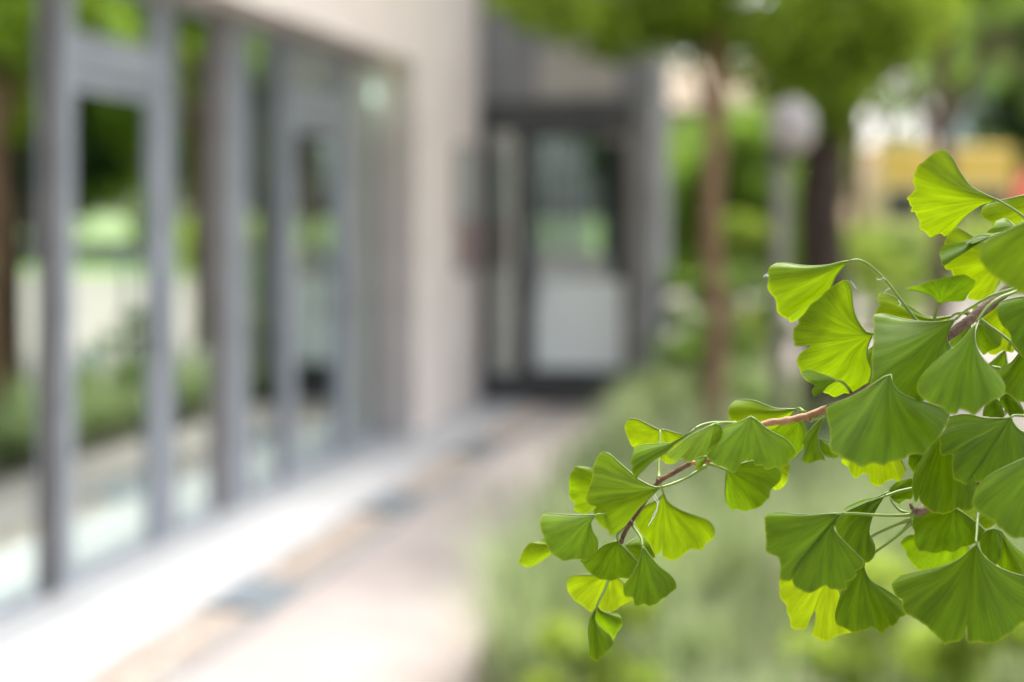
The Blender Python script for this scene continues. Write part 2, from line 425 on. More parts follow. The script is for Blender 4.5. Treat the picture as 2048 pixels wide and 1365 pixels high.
# --- end of the branch, lower left
leaf('a', (360,1060), [(300,1020),(230,990)], [(180,1015),(115,1030),(70,1080),(45,1130),(20,1190),(60,1200),(85,1218),(140,1215),(190,1185)], [(230,1150),(290,1120)], off=.022, tn=.75, tilt=(.1,.2))
leaf('a', (655,800), [(600,802),(500,805),(400,800),(300,790),(235,790)], [(200,830),(205,900),(228,980),(255,1050),(290,1110),(340,1135),(375,1168),(420,1170),(470,1158),(520,1162),(575,1165),(610,1125),(650,1105)], [(665,1070),(660,1000),(620,930),(605,860),(625,820)], [(720,795),(800,810),(880,840),(915,870)], -.006, .42, (.1,-.55))
leaf('a', (1170,580), [(1100,575),(1030,540),(970,505),(900,440),(820,370),(760,315),(695,295)], [(665,330),(635,385),(620,440),(612,520),(590,590),(568,640),(570,690),(590,720),(645,738),(630,770),(645,840),(690,890),(740,930),(765,965),(820,940)], [(880,890),(930,830),(1000,740),(1080,660),(1130,610)], [(1280,545),(1400,490),(1520,410)], -.002, .62, (-.15,-.3), wr=1.3)
leaf('a', (760,640), [(700,500),(615,435),(540,412)], [(480,415),(455,455),(435,510),(430,600),(440,670),(480,710),(470,750),(490,775),(515,790),(570,795),(600,770)], [(650,740),(720,700)], off=.028, tn=.62, tilt=(0,.1))
leaf('b', (545,330), [(480,345),(430,365),(330,440),(240,490)], [(280,540),(300,570),(350,605),(400,635),(460,650),(510,645),(560,625),(620,628),(660,600)], [(705,500),(660,450),(600,390),(570,360)], [(540,280),(600,210)], .012, .30, (0,-.2))
leaf('b', (740,370), [(735,430),(710,500),(650,610),(610,660),(585,690)], [(590,750),(620,775),(665,785),(675,840),(710,852),(760,840),(800,848),(860,825),(900,795),(960,755)], [(1010,710),(1005,660),(960,600),(870,530),(800,450),(765,400)], [(730,310),(700,260),(655,200),(620,170)], -.012, .36, (.05,-.35))
leaf('b', (470,560), [(400,600),(300,600),(200,605),(145,630)], [(135,690),(160,760),(215,820),(270,860),(320,890),(355,890),(385,855),(420,890),(470,905),(530,880),(560,850),(620,825)], [(668,795),(640,720),(560,640)], off=.03, tn=.92, tilt=(.1,.35))
leaf('b', (375,850), [(345,900),(320,960),(308,1060),(315,1180)], [(318,1255),(345,1285),(385,1290),(400,1260),(450,1220),(490,1185)], [(512,1150),(480,1090),(430,1050),(370,990),(345,930)], [(400,790),(440,720),(465,655),(520,560),(560,420)], .004, .40, (.3,-.2), petoff=.02,
     extra=[dict(B=(375,852), s1=[(352,930),(375,990),(430,1045),(500,1120)], m=[(515,1115),(540,1060),(570,1010),(578,960)], s2=[(555,915),(480,905),(410,890)], o=.006, tilt=(-.2,.1))])
leaf('c', (390,830), [(340,880),(240,930),(170,1000)], [(165,1080),(230,1180),(290,1250),(310,1310),(330,1330),(375,1290),(385,1340),(440,1362),(500,1355),(560,1320),(600,1280),(690,1285),(720,1240),(790,1190)], [(800,1120),(750,1050),(640,1005),(540,970),(450,920),(410,880)], [(375,790),(360,730)], .026, .72, (0,.15))
leaf('b', (600,370), [(650,330),(720,290)], [(790,340),(830,420),(835,465),(780,500)], [(720,520),(660,440)], off=.022, tn=.5)
leaf('c', (360,325), [(300,297),(230,260),(160,232),(105,238)], [(78,280),(90,350),(125,425),(170,480),(250,540),(330,560),(380,560),(400,590),(440,600),(500,570),(540,530)], [(600,420),(540,362),(450,335),(390,318)], [(360,420),(355,500),(350,600),(350,715)], .022, .85, (.1,.3), petoff=.01)
leaf('c', (640,310), [(540,385),(460,425),(350,430),(230,440),(165,455)], [(148,490),(135,540),(125,575),(140,610),(135,650),(150,700)], [(170,745),(180,690),(230,640),(300,570),(400,510),(480,430),(560,380)], [(700,280),(800,262),(900,268),(1000,285)], -.008, .48, (-.2,-.5))
leaf('d', (405,295), [(340,330),(270,355),(175,388)], [(130,460),(58,598),(80,640),(130,685),(200,710),(230,735),(280,740),(310,700),(340,660),(375,645),(385,660),(425,650),(445,685),(500,685),(515,715),(555,715),(600,700),(640,710),(700,680),(715,640)], [(765,590),(740,530),(680,470),(600,430),(520,380),(450,320)], None, -.016, .44, (0,-.6), wr=.7)
leaf('c', (800,272), [(740,300),(640,350),(560,400),(490,460),(405,520)], [(430,545),(490,575),(525,545),(570,570),(610,580),(640,550),(690,540),(730,520),(760,470),(820,420),(850,380)], [(858,330),(840,290)], [(880,262),(960,270)], -.020, .58, (.1,-.6),
     extra=[dict(B=(735,535), s1=[(690,540),(640,560)], m=[(648,600),(650,635),(680,640)], s2=[(715,590),(730,560)], o=.003)])
leaf('d', (215,725), [(205,800),(200,900),(208,980)], [(250,1038),(310,1040),(375,1055),(430,1035),(490,1005),(550,945),(575,880),(620,835),(655,770)], [(640,700),(560,650),(420,650),(300,680)], [(130,690),(60,670)], .010, .46, (.2,-.2))
leaf('d', (500,640), [(540,760),(585,880)], [(630,880),(670,850),(700,810),(700,770),(720,730),(722,690)], [(700,660),(600,600)], off=.026, tn=.85, tilt=(0,.2))
leaf('d', (770,235), [(680,235),(610,230),(540,210),(460,175),(390,160),(290,160)], [(260,185),(225,240),(235,310),(280,345),(350,380),(420,410),(520,410)], [(600,390),(700,310)], [(800,230),(835,262)], .018, .72, (.1,.2))
leaf('d', (790,320), [(700,330),(620,360),(560,400)], [(600,460),(660,560),(700,640),(740,630),(780,600),(820,560),(835,500),(850,430)], [(855,400),(830,345)], off=.024, tn=.42, tilt=(0,0))
leaf('d', (1000,290), [(950,330),(890,390),(830,460)], [(822,500),(840,560),(818,650),(870,670),(920,650),(960,640)], [(1002,648),(985,600),(958,570),(944,520),(942,450),(960,370),(985,320)], [(960,300),(925,312),(885,320)], -.004, .5, (.25,-.2),
     extra=[dict(B=(948,470), s1=[(1000,485),(1045,500)], m=[(1065,560),(1110,608)], s2=[(1080,625),(1010,610),(960,555)], o=.003, tilt=(.1,-.6))])
# --- upper group
leaf('e', (715,90), [(640,100),(550,122),(430,130),(330,125),(220,108),(140,103)], [(85,130),(60,170),(65,230),(62,310),(100,360),(125,420),(135,490),(165,530),(215,550),(230,545),(240,580),(290,570)], [(310,550),(400,470),(520,370),(575,290),(605,215),(660,140)], [(760,80),(810,87),(870,120),(940,180),(1010,250),(1080,340),(1140,420),(1200,500),(1250,565),(1290,620)], .002, .66, (-.1,.25))
leaf('e', (900,675), [(860,665),(810,610),(765,530),(745,450),(735,350),(720,270),(700,245)], [(670,240),(620,270),(540,320),(480,380),(400,450),(360,500),(310,560),(305,595),(275,630),(270,740),(290,770),(400,768),(390,785),(330,820),(300,860),(292,890),(310,950),(340,1010),(380,1050),(440,1090),(500,1140),(560,1160),(610,1175),(680,1150),(740,1165)], [(800,1150),(860,1080),(890,1000),(890,940),(862,880),(857,800),(875,740)], [(930,680),(960,690)], -.002, .68, (-.15,.15), wr=.8)
leaf('e', (620,1048), [(560,1020),(500,1000),(420,970),(370,960)], [(325,980),(360,1030),(430,1080),(440,1095),(418,1130),(435,1180),(470,1160)], [(500,1140),(540,1090),(580,1060)], [(660,1060),(700,1100),(740,1165)], -.012, .42, (.2,-.5))
leaf('g', (790,372), [(680,385),(600,380),(530,350),(450,295),(300,205),(205,185)], [(190,230),(205,280),(180,330),(180,420),(300,500)], [(500,500),(700,430)], [(815,355),(870,345),(920,352)], .016, .8, (0,.2))
leaf('g', (820,395), [(720,415),(620,420),(500,410),(380,390),(290,365),(220,348)], [(170,360),(155,400),(160,500),(155,600),(140,700),(150,780),(145,860),(140,925),(250,980),(400,1040),(520,1060),(620,1000)], [(700,800),(780,635),(748,570),(755,490),(785,430)], [(880,340),(960,290),(1100,210),(1290,150),(1400,110)], -.010, .34, (-.1,-.5), petoff=-.014)
leaf('g', (985,420), [(960,450),(900,530),(820,610),(700,700),(600,790),(530,870)], [(508,930),(520,990),(560,1040),(640,1080),(720,1110),(770,1160),(820,1160),(850,1118),(900,1130),(960,1160),(1000,1140),(1050,1095),(1110,1050),(1180,1020),(1215,960)], [(1210,910),(1160,840),(1090,770),(1020,690),(980,600),(968,520),(972,450)], [(1010,380),(1080,290),(1180,220),(1300,175),(1400,120)], -.030, .46, (0,-.5), petoff=-.02, wr=.8)
leaf('p', (1782,750), [(1769,754),(1752,765),(1734,777),(1707,792),(1675,805),(1654,814)], [(1652,822),(1655,842),(1661,870),(1660,900),(1670,910),(1695,920),(1722,935),(1744,927),(1757,927),(1767,932),(1779,925),(1807,920),(1819,909),(1847,910),(1857,900),(1879,872),(1892,852)], [(1899,832),(1892,820),(1857,807),(1819,795),(1794,780),(1783,762)], [(1778,748),(1776,744)], -.022, .26, (.05,-.55), wr=1.5)
leaf('p', (1740,850), [(1700,880),(1682,912)], [(1682,925),(1697,935),(1700,945),(1712,957),(1724,950),(1737,952),(1740,965),(1755,973),(1775,963),(1788,960),(1798,965),(1807,950)], [(1813,942),(1800,915),(1780,880)], off=.018, tn=.86, tilt=(0,.25))
leaf('h', (1262,220), [(1180,230),(1040,225),(900,195),(765,215)], [(740,290),(690,370),(690,430),(700,520),(785,525),(790,600),(800,700),(850,740),(905,765),(930,700),(955,660),(975,740),(1000,745),(1100,800),(1250,800),(1400,760)], [(1500,550),(1400,370),(1330,325),(1280,270)], [(1285,205),(1365,210),(1440,230)], -.012, .24, (0,-.45), wr=1.3)
leaf('h', (720,350), [(640,420),(580,500),(520,600),(480,680)], [(465,780),(480,860),(500,900),(525,860),(545,820),(527,870),(545,910),(590,955),(650,985),(720,998),(790,975),(840,955),(900,970),(960,945)], [(975,850),(980,700),(900,500),(800,400)], off=.004, tn=.16, tilt=(0,-.3), wr=1.3)
leaf('h', (680,390), [(600,480),(560,520)], [(480,515),(440,530),(435,580),(460,630),(485,660)], [(530,640),(600,520)], off=.016, tn=.12)
leaf('j', (800,140), [(700,110),(560,130),(480,210)], [(470,300),(490,340),(485,430),(510,480),(560,495),(620,505),(680,510),(740,495),(810,498),(860,465),(950,440),(1020,410),(1060,370)], [(1068,340),(1000,280),(900,200)], off=.012, tn=.10, tilt=(0,-.2))
leaf('j', (760,400), [(600,380),(470,360),(400,390)], [(375,430),(410,480),(440,550),(480,610),(530,645),(700,650),(850,600)], [(940,480),(880,430)], off=.022, tn=.5, tilt=(0,.2))
leaf('h', (1560,560), [(1450,530),(1365,552),(1200,625),(1080,690),(990,770)], [(960,870),(948,920),(985,970),(1040,1010),(1120,1050),(1155,1110),(1200,1130),(1240,1170),(1300,1190),(1340,1180),(1420,1190),(1600,1150)], [(1750,950),(1680,750)], off=-.034, tn=.40, tilt=(.1,-.45))
leaf('j', (985,430), [(940,480),(860,550),(760,600),(650,630),(500,660),(370,690)], [(310,740),(305,770),(340,850),(385,885),(388,950),(420,995),(500,1030),(560,1080),(610,1120),(690,1195),(730,1225),(780,1225),(850,1210),(880,1160),(905,1080),(912,1210),(950,1225),(1010,1215),(1060,1230),(1120,1235),(1160,1220),(1200,1185),(1260,1150),(1300,1100),(1365,1060),(1450,1010),(1560,900),(1600,800)], [(1580,720),(1480,690),(1365,690),(1240,655),(1140,610),(1060,550),(1010,490),(990,445)], [(980,400),(985,350),(990,260),(998,190),(1010,120)], -.016, .24, (0,-.4))
leaf('j', (1120,310), [(1050,340),(1010,420)], [(1030,500),(1080,560),(1130,610),(1170,560),(1190,450)], [(1190,380),(1160,330)], off=.006, tn=.22)
leaf('j', (1150,310), [(1170,350),(1190,400),(1180,500),(1150,600)], [(1200,640),(1300,670),(1400,700),(1480,680)], [(1450,600),(1365,520),(1280,450),(1210,370),(1180,330)], off=.014, tn=.5)
leaf('j', (1200,100), [(1000,120),(830,160)], [(900,210),(975,250),(1060,305),(1130,280)], [(1180,240),(1250,170)], off=.024, tn=.6)
# --- lower group round the second spur
leaf('i', (660,190), [(560,192),(430,200),(300,195),(200,185),(110,185)], [(50,205),(37,250),(45,370),(52,490),(100,520),(150,550),(160,620),(165,710),(240,730),(255,655),(280,600),(264,660),(258,740),(300,790),(370,825),(440,810),(520,770),(560,795),(620,805),(695,795),(685,745),(740,720),(775,685),(770,650),(810,630),(833,590)], [(830,565),(760,500),(690,430),(620,360),(580,300),(575,250),(610,205)], [(750,190),(850,197),(1000,206),(1150,205),(1222,200)], -.012, .28, (0,-.5), wr=1.5, petoff=.004)
leaf('i', (1000,50), [(880,95),(780,150),(680,180),(590,280)], [(650,400),(750,500),(835,570),(870,580),(915,530),(925,470)], [(905,400),(860,340),(825,260),(822,190),(850,130),(900,90)], [(1100,15),(1190,-4),(1250,-15)], .004, .34, (0,-.3),
     extra=[dict(B=(1030,15), s1=[(930,60),(850,75),(760,105),(700,135)], m=[(665,165),(680,178)], s2=[(740,160),(860,115),(960,60)], o=.004, tilt=(0,-.8))])
leaf('h', (300,870), [(290,800),(340,740)], [(440,710),(480,720),(475,800),(470,870),(420,880)], [(370,915),(330,890)], [(310,900),(380,970),(480,990)], .016, .15)
leaf('i', (560,640), [(400,660),(250,690),(160,705)], [(150,740),(155,790),(165,870),(210,920),(215,980),(240,1050),(250,1095),(300,1115),(370,1110),(400,1040),(445,965),(440,1060),(420,1160),(480,1195),(545,1215),(590,1180),(640,1165)], [(740,1140),(680,1000),(640,820)], [(700,520),(890,376),(1000,320),(1100,275),(1212,235)], .020, .95, (0,.25), petoff=.006)
leaf('i', (830,610), [(780,640),(720,700),(660,790),(640,860)], [(605,970),(605,1060),(640,1100),(700,1120),(750,1145),(820,1130),(890,1105),(930,1125),(970,1148),(1010,1120),(1040,1090),(1075,1085),(1120,1030),(1165,1000)], [(1140,900),(1080,850),(990,790),(900,740),(850,680)], [(842,568),(920,500),(1030,420),(1120,350),(1212,262)], .004, .22, (0,-.3), wr=1.4, petoff=.006)
# --- top right
leaf('f', (1150,480), [(1080,450),(1000,410),(930,365),(880,300),(840,240),(800,160),(760,110),(740,82)], [(690,82),(640,110),(590,150),(520,200),(500,250),(480,290),(478,330),(490,370),(488,405),(450,440),(428,470),(445,490),(450,525),(470,535),(460,575),(495,580),(500,620),(525,650),(530,705),(580,745),(620,780),(660,760),(695,755),(730,772)], [(780,745),(830,690),(890,620),(960,560),(1040,510),(1110,495)], [(1220,520),(1300,570),(1365,620),(1440,690)], .000, .80, (-.1,.2))
leaf('f', (1500,600), [(1440,450),(1365,445),(1270,465),(1150,490),(1070,510)], [(1025,555),(1025,610),(1060,645),(1095,660),(1115,695),(1200,740),(1365,760)], [(1500,740)], off=.012, tn=.78, tilt=(0,.2))
leaf('f', (1100,772), [(980,790),(880,820),(780,835),(720,850)], [(692,890),(700,950),(705,1010),(740,1000),(790,960)], [(850,915),(930,860),(1010,820)], [(1180,750),(1300,740)], -.006, .34, (0,-.7),
     extra=[dict(B=(1110,768), s1=[(1040,762),(980,775),(930,800)], m=[(900,820),(960,830)], s2=[(1010,822),(1060,800)], o=-.001, tilt=(0,-1.2))])
leaf('f', (1250,900), [(1100,850),(960,780),(900,740),(835,705)], [(770,740),(745,790),(728,830),(740,900),(760,960),(725,1010),(750,1040),(785,1045),(795,1085),(850,1150),(940,1190),(910,1270),(960,1285),(1040,1280),(1110,1250)], [(1160,1160),(1200,1050)], off=.012, tn=.85, tilt=(0,.2))
leaf('f', (1620,640), [(1500,640),(1365,662),(1230,725),(1120,780),(1000,860)], [(1010,950),(1060,1040),(1130,1100),(1200,1140),(1280,1195),(1365,1230),(1500,1250),(1650,1150)], [(1700,950),(1720,780)], off=-.072, tn=.62, tilt=(0,-.2))
leaf('f', (1290,690), [(1240,645),(1190,630)], [(1140,650),(1120,695),(1070,740),(1120,745)], [(1180,740),(1240,715)], off=-.002, tn=.55, tilt=(0,-.8))
leaf('g', (685,270), [(665,255),(640,225),(590,195),(510,170),(440,160),(398,155)], [(500,130),(580,105),(680,70),(780,50),(900,42),(960,70),(985,90),(965,140),(920,190),(880,250),(800,245)], [(740,243),(710,248),(692,262)], [(675,300),(660,340),(645,410),(640,470)], .002, .14, (0,.5))
leaf('g', (1010,420), [(985,500),(990,600),(1040,680)], [(1100,650),(1150,630),(1180,600),(1190,540)], [(1150,480),(1080,440)], off=.012, tn=.42)
leaf('g', (1300,250), [(1200,260),(1050,280),(940,300)], [(1000,400),(1050,560),(1080,660),(1130,685),(1190,650),(1260,665),(1290,640)], [(1290,600),(1340,450)], off=.022, tn=.88, tilt=(0,.2))
leaf('g', (1500,300), [(1450,230),(1365,215),(1250,235),(1170,260)], [(1145,320),(1160,400),(1200,450),(1250,510),(1270,590),(1310,640),(1365,700)], [(1500,700),(1540,500)], off=-.012, tn=.26)
leaf('g', (1450,600), [(1365,620),(1310,690),(1260,745),(1180,785)], [(1140,900),(1200,960),(1290,1040),(1365,1060),(1500,1050)], [(1600,900),(1560,700)], off=.000, tn=.38)
leaf('h', (1220,30), [(1180,60),(1170,100)], [(1210,160),(1250,210),(1300,210),(1365,190)], [(1340,110),(1280,60)], off=.004, tn=.2)
leaf('h', (1130,60), [(1070,110),(1035,170)], [(1040,215),(1120,222),(1205,220)], [(1195,150),(1170,100)], off=.010, tn=.12)
leaf('g', (930,430), [(850,490),(770,560)], [(780,610),(850,640)], [(950,600),(945,500)], off=.014, tn=.5)
leaf('g', (200,600), [(150,620),(110,650)], [(108,700),(125,760),(150,800)], [(200,800),(210,700)], off=.012, tn=.3)
# a loose stalk lying in front of the yellow leaf, and leaves just outside the frame
leaf('g', (1480,720), [(1500,760),(1480,860)], [(1560,960),(1660,940)], [(1700,850),(1600,740)], [(1365,690),(1310,645),(1280,600),(1200,530),(1100,460),(1015,405)], -.004, .4, (0,.2))
leaf('g', (1520,960), [(1480,1000),(1460,1080)], [(1520,1180),(1640,1160)], [(1660,1040),(1580,960)], [(1450,910),(1365,870),(1280,825),(1200,795),(1110,785)], -.008, .4, (0,.2))
for (x, y, a, sz, o_, t_) in ((2010, 700, 1.9, 95, .035, .35), (1985, 860, 1.4, 90, .04, .15), (2040, 1120, 1.7, 100, .04, .3)):
    def rq(r, w): return (x + sz * r * math.cos(a + w), y + sz * r * math.sin(a + w))
    leaf('p', (x, y), [rq(.5, -.55), rq(.95, -.8)], [rq(1.02, -.5), rq(1.06, -.3), rq(.93, -.05), rq(1.08, .3), rq(1.0, .55)], [rq(.92, .8), rq(.5, .55)], [(x + 30, y - 40)], o_, t_, (.1, -.2))
for k in range(16):   # the part of the branch beyond the right edge of the frame
    bx, by = 2110 + rng.uniform(0, 330), 380 + rng.uniform(0, 760)
    a = rng.uniform(0, 6.28); s = rng.uniform(70, 120)
    def rp(r, w): return (bx + s * r * math.cos(a + w), by + s * r * math.sin(a + w))
    leaf('p', (bx, by), [rp(.5, -.55), rp(.9, -.75)], [rp(1.02, -.5), rp(1.08, -.3), rp(.9, 0), rp(1.1, .3), rp(1.02, .55)], [rp(.9, .75), rp(.5, .55)], [(bx - 30 * math.cos(a), by - 30 * math.sin(a))], rng.uniform(-.03, .05), rng.uniform(.2, .8), (rng.uniform(-.3, .3), rng.uniform(-.6, .3)))

# branch and twigs
def px_tube(mb, pts, offs, rads, n=10, m=0, sub=10):
    P = resample([p for p in pts], len(pts) * sub)
    x = np.linspace(0, 1, len(pts)); xx = np.linspace(0, 1, len(P))
    o = np.interp(xx, x, offs); r = np.interp(xx, x, rads)
    r = r * (1 + .05 * np.sin(xx * 70) + .04 * rng.standard_normal(len(r)))
    mb.tube([at(p[0], p[1], FOC + oo) for p, oo in zip(P, o)], list(r), n, m)
br = MB()
px_tube(br, [(2420,470),(2200,520),(2048,565),(2017,580),(1960,625),(1899,670),(1820,722),(1735,775),(1690,803),(1652,818)],
        [.10,.03,.012,.008,.004,.002,.004,.006,.006,.006], [.006,.0046,.0034,.0030,.0027,.0025,.0024,.0021,.0018,.0017])
bo = br.build('branch', M['oldtwig'], ginkgo, True)
tw = MB()
px_tube(tw, [(1655,817),(1615,832),(1570,842),(1525,850),(1470,885),(1415,921),(1380,927)],
        [.006,.005,.004,.004,.006,.008,.008], [.0017,.00165,.0016,.0016,.0014,.0013,.0012])
for (x, y, r) in ((1617,836,.0022),(1415,922,.0018)):
    px_tube(tw, [(x-4,y+1),(x,y),(x+4,y-1)], [.006]*3, [r*.5,r,r*.5], 8)
tw.build('twig', M['twig'], ginkgo, True); tw = MB()
px_tube(tw, [(1381,926.6),(1345,947),(1317,965),(1292,1000),(1267,1037),(1250,1065),(1242,1085)],
        [.008,.008,.008,.008,.008,.008,.008], [.0012,.0012,.0011,.00105,.00105,.0010,.0011])
for (x, y, r) in ((1316,962,.0018),(1262,1045,.0016),(1243,1083,.0015)):
    px_tube(tw, [(x-4,y+1),(x,y),(x+4,y-1)], [.006]*3, [r*.5,r,r*.5], 8)
tw.build('twig', M['darktwig'], ginkgo, True)
t2 = MB()
px_tube(t2, [(2300,700),(2180,800),(2048,900),(1950,970),(1880,1005),(1832,1026)], [.06,.03,.014,.012,.010,.006], [.004,.003,.0025,.0022,.002,.0024])
px_tube(t2, [(1832,1026),(1825,1018),(1820,1008)], [.006,.004,.002], [.0012,.0009,.0006], 6)
t2.build('twig', M['oldtwig'], ginkgo, True)
# spider threads and fluff caught on the branch
sp = MB()
def thread(pts, o, r=.00018):
    P = resample(pts, 18); sp.tube([at(p[0] + rng.normal(0,.5), p[1] + rng.normal(0,.5), FOC + o) for p in P], r, 5)
thread([(1310,990),(1316,1003),(1314,1022),(1304,1040),(1297,1052)], .004, .00022)
thread([(1307,994),(1313,1003),(1317,1010)], .003, .0002)
thread([(1318,1003),(1310,1024),(1300,1046)], .005, .00014)
sp.build('spider_web', M['white'], ginkgo, True); sp = MB()
for k in range(7):
    thread([(1535 - rng.uniform(0, 9), 546 + rng.uniform(-3, 9)), (1534, 551 + rng.uniform(-2, 2)), (1537, 552)], .0, .00012)
sp.build('fluff', M['white'], ginkgo, True); sp = MB()
thread([(1753,558),(1760,560),(1766,556),(1770,562)], -.004, .00012); thread([(1768,585),(1778,577),(1780,580)], -.004, .00012)
thread([(1797,600),(1801,608),(1798,612)], -.004, .0002); thread([(1701,560),(1708,572),(1712,578)], 0, .00010)
sp.build('fluff', M['white'], ginkgo, True)
tk = MB()
P = [TRUNK_BASE, TRUNK_BASE + Vector((0, .01, .5)), TRUNK_BASE + Vector((-.015, 0, 1.0)), TRUNK_BASE + Vector((.01, .01, 1.6)), TRUNK_BASE + Vector((.0, .0, 2.3))]
tk.tube([P[0] - Vector((0, 0, .02))] + P[1:], [.034, .030, .026, .020, .010], 12)
e0 = at(2420, 470, FOC + .10)
tk.tube([P[2] + Vector((.0, .0, .05)), (P[2] + e0) / 2 + Vector((.0, 0, .06)), e0], [.012, .009, .0062], 10)
e1 = at(2300, 700, FOC + .06)
tk.tube([e0, (e0 + e1) / 2 + Vector((.02, 0, 0)), e1], [.005, .0045, .0042], 8)
tk.build('trunk', M['oldtwig'], ginkgo, True)

# ================================================================== SETTING
def sheet(name, pts, z, m, kind='structure'):
    me = mesh_obj(name, [(p[0], p[1], z) for p in pts], [tuple(range(len(pts)))], m)
    return tag(me, kind=kind)
sheet('ground', [(-300, -300), (400, -300), (400, 500), (-300, 500)], -.02, M['ground'])
fq = lambda q, s: Wf(q, s, 0)[:2]
edge = [(.1, 1.5), (.0, 3.2), (-.10, 4.5), (.12, 6.2), (.62, 9), (1.02, 11.4), (1.6, 14.5), (2.4, 18.5), (3.2, 21)]
# plaza reaching round the beds
sheet('plaza', [(-3, -30), (30, -30), (34, 25), (22, 27.5), (2.5, 28.5), (-3, 24)], -.012, M['plaza'])
far = list(reversed(edge))
sheet('path', [fq(2.08, -8), (.9, -8), (.9, -1)] + edge + [(3.0, 23), fq(2.08, 23)], -.004, M['path'])
bedR = [(4.0, 20.8), (3.4, 18), (2.7, 15.0), (2.3, 12.0), (2.3, 10.0), (2.3, 7.5), (2.6, 5), (2.4, 2.8), (1.5, 1.2)]
sheet('soil', [(e[0], e[1]) for e in edge] + bedR, .02, M['soil'])
# raised edging of the bed
eb = MB()
for a, b in zip(edge[:-1], edge[1:]):
    a = Vector((*a, 0)); b = Vector((*b, 0)); d = (b - a).normalized(); nrm = Vector((-d.y, d.x, 0)) * .03
    z = Vector((0, 0, .05)); lo = Vector((0, 0, -.03))
    eb.hexa([a - nrm + lo, a + nrm + lo, b + nrm + lo, b - nrm + lo, a - nrm + z, a + nrm + z, b + nrm + z, b - nrm + z])
tag(eb.build('bed_edging', M['brownmetal']), 'low metal edging strip between the curved path and the grass bed', 'edging', kind=None)
# lawn strip, road beyond
sheet('lawn', [(22, 27.6), (34, 25.1), (60, 20), (62, 24), (30, 32), (-2, 33), (-2, 28.7), (2.5, 28.6)], -.008, M['lawn'])
sheet('road', [(-20, 33.2), (30, 32.2), (80, 22), (84, 30), (32, 41), (-20, 42)], -.006, M['asphalt'])
# kerb strip and gravel strip along the facade
kb = MB()
for k in range(16):
    s0 = -2 + k * 1.0
    kb.fbox(2.34, 2.735, s0 + .004, s0 + .996 if k < 12 else s0 + .996, -.05, .018)
tag(kb.build('kerb', M['kerb']), kind='structure')
sheet('gravel_bed', [fq(2.08, -2), fq(2.34, -2), fq(2.34, 10.9), fq(2.08, 10.9)], -.0005, M['gravelbed'])
edg = MB(); edg.fbox(2.055, 2.08, -2, 10.8, -.03, .012)
tag(edg.build('path_edging', M['grate']), 'thin galvanised edging between gravel strip and pinkish path', 'edging')
GR = [(3.2, 3.63), (4.97, 5.38), (6.74, 7.18), (8.5, 8.93)]
verts = []; faces = []
ico = [(1,0,0),(-1,0,0),(0,1,0),(0,-1,0),(0,0,1),(0,0,-1)]; icf = [(0,2,4),(2,1,4),(1,3,4),(3,0,4),(2,0,5),(1,2,5),(3,1,5),(0,3,5)]
for k in range(5200):
    s = rng.uniform(1.5, 10.8); q = rng.uniform(2.095, 2.33)
    if any(a - .03 < s < b + .03 for a, b in GR): continue
    p = Wf(q, s, .004); r = rng.uniform(.006, .016); a = rng.uniform(0, 6.28); n0 = len(verts)
    sx, sy, sz = r * rng.uniform(.8, 1.5), r * rng.uniform(.7, 1.1), r * rng.uniform(.4, .8)
    for v in ico:
        x, y = v[0] * sx, v[1] * sy
        verts.append((p.x + x * math.cos(a) - y * math.sin(a), p.y + x * math.sin(a) + y * math.cos(a), p.z + v[2] * sz))
    faces += [tuple(i + n0 for i in f) for f in icf]
tag(mesh_obj('gravel', verts, faces, M['pebble']), 'loose beige and peach pebbles along the foot of the white kerb', kind='stuff')
glab = {1: 'large nearest grey drain grate in the gravel beside the kerb', 2: 'middle grey drain grate between two patches of pebbles', 3: 'farthest small grey drain grate near the building corner'}
for gi, (a, b) in enumerate(GR):
    if gi == 0: continue
    g = empty('drain_grate', Wf(2.2, (a + b) / 2, 0), glab[gi], 'drain grate', 'drain grates in the gravel strip')
    fr = MB(); fr.fbox(2.10, 2.12, a, b, 0, .022); fr.fbox(2.31, 2.33, a, b, 0, .022); fr.fbox(2.121, 2.309, a, a + .02, 0, .022); fr.fbox(2.121, 2.309, b - .02, b, 0, .022)
    fr.build('frame', M['grate'], g)
    sl = MB(); n = 22
    for k in range(n):
        s = a + .025 + (b - a - .05) * k / (n - 1)
        sl.fbox(2.122, 2.308, s - .0065, s + .0065, .004, .018)
    sl.build('grille', M['grate'], g)

# ------------------------------------------------------------------ building
bld = empty('shop_building', Wf(2.73, 5, 0), 'long shop front on the left with grey metal doors, big panes and pale pinkish fascia', 'building')
QF, QG, QC = 2.932, 2.955, 2.73
S1, S2 = -2.5, s_at(752, 2.93)
w = MB()
w.fbox(QC, QC + .30, S1, 10.86, 2.50, 3.9); w.build('fascia', M['plaster'], bld)
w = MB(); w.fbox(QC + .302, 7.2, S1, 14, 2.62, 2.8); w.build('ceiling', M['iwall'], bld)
w = MB(); w.fbox(QC + .01, 7.2, S1, 14, 3.9, 7.5); w.build('upper_wall', M['plaster'], bld)
w = MB(); w.fbox(QC, QC + .34, s_at(752, 3.0), 10.86, 0, 2.498); w.build('column', M['plaster'], bld)
w = MB(); w.fbox(QC + .002, QC + .302, S1 - .3, -1.2, 0, 2.498); w.build('column', M['plaster'], bld)
w = MB(); w.fbox(QC + .005, 3.05, S1, s_at(752, 3.0) - .002, -.05, .028); w.build('sill', M['sill'], bld)
w = MB(); w.fbox(3.05, 7.0, S1, 13.5, -.05, .03); w.build('floor', M['floor'], bld)
w = MB(); w.fbox(7.0, 7.2, S1, 13.8, -.05, 2.62); w.fbox(3.08, 6.999, 13.5, 13.8, -.05, 2.62); w.fbox(3.08, 6.999, S1, S1 + .2, -.05, 2.62); w.build('inner_wall', M['iwall'], bld)

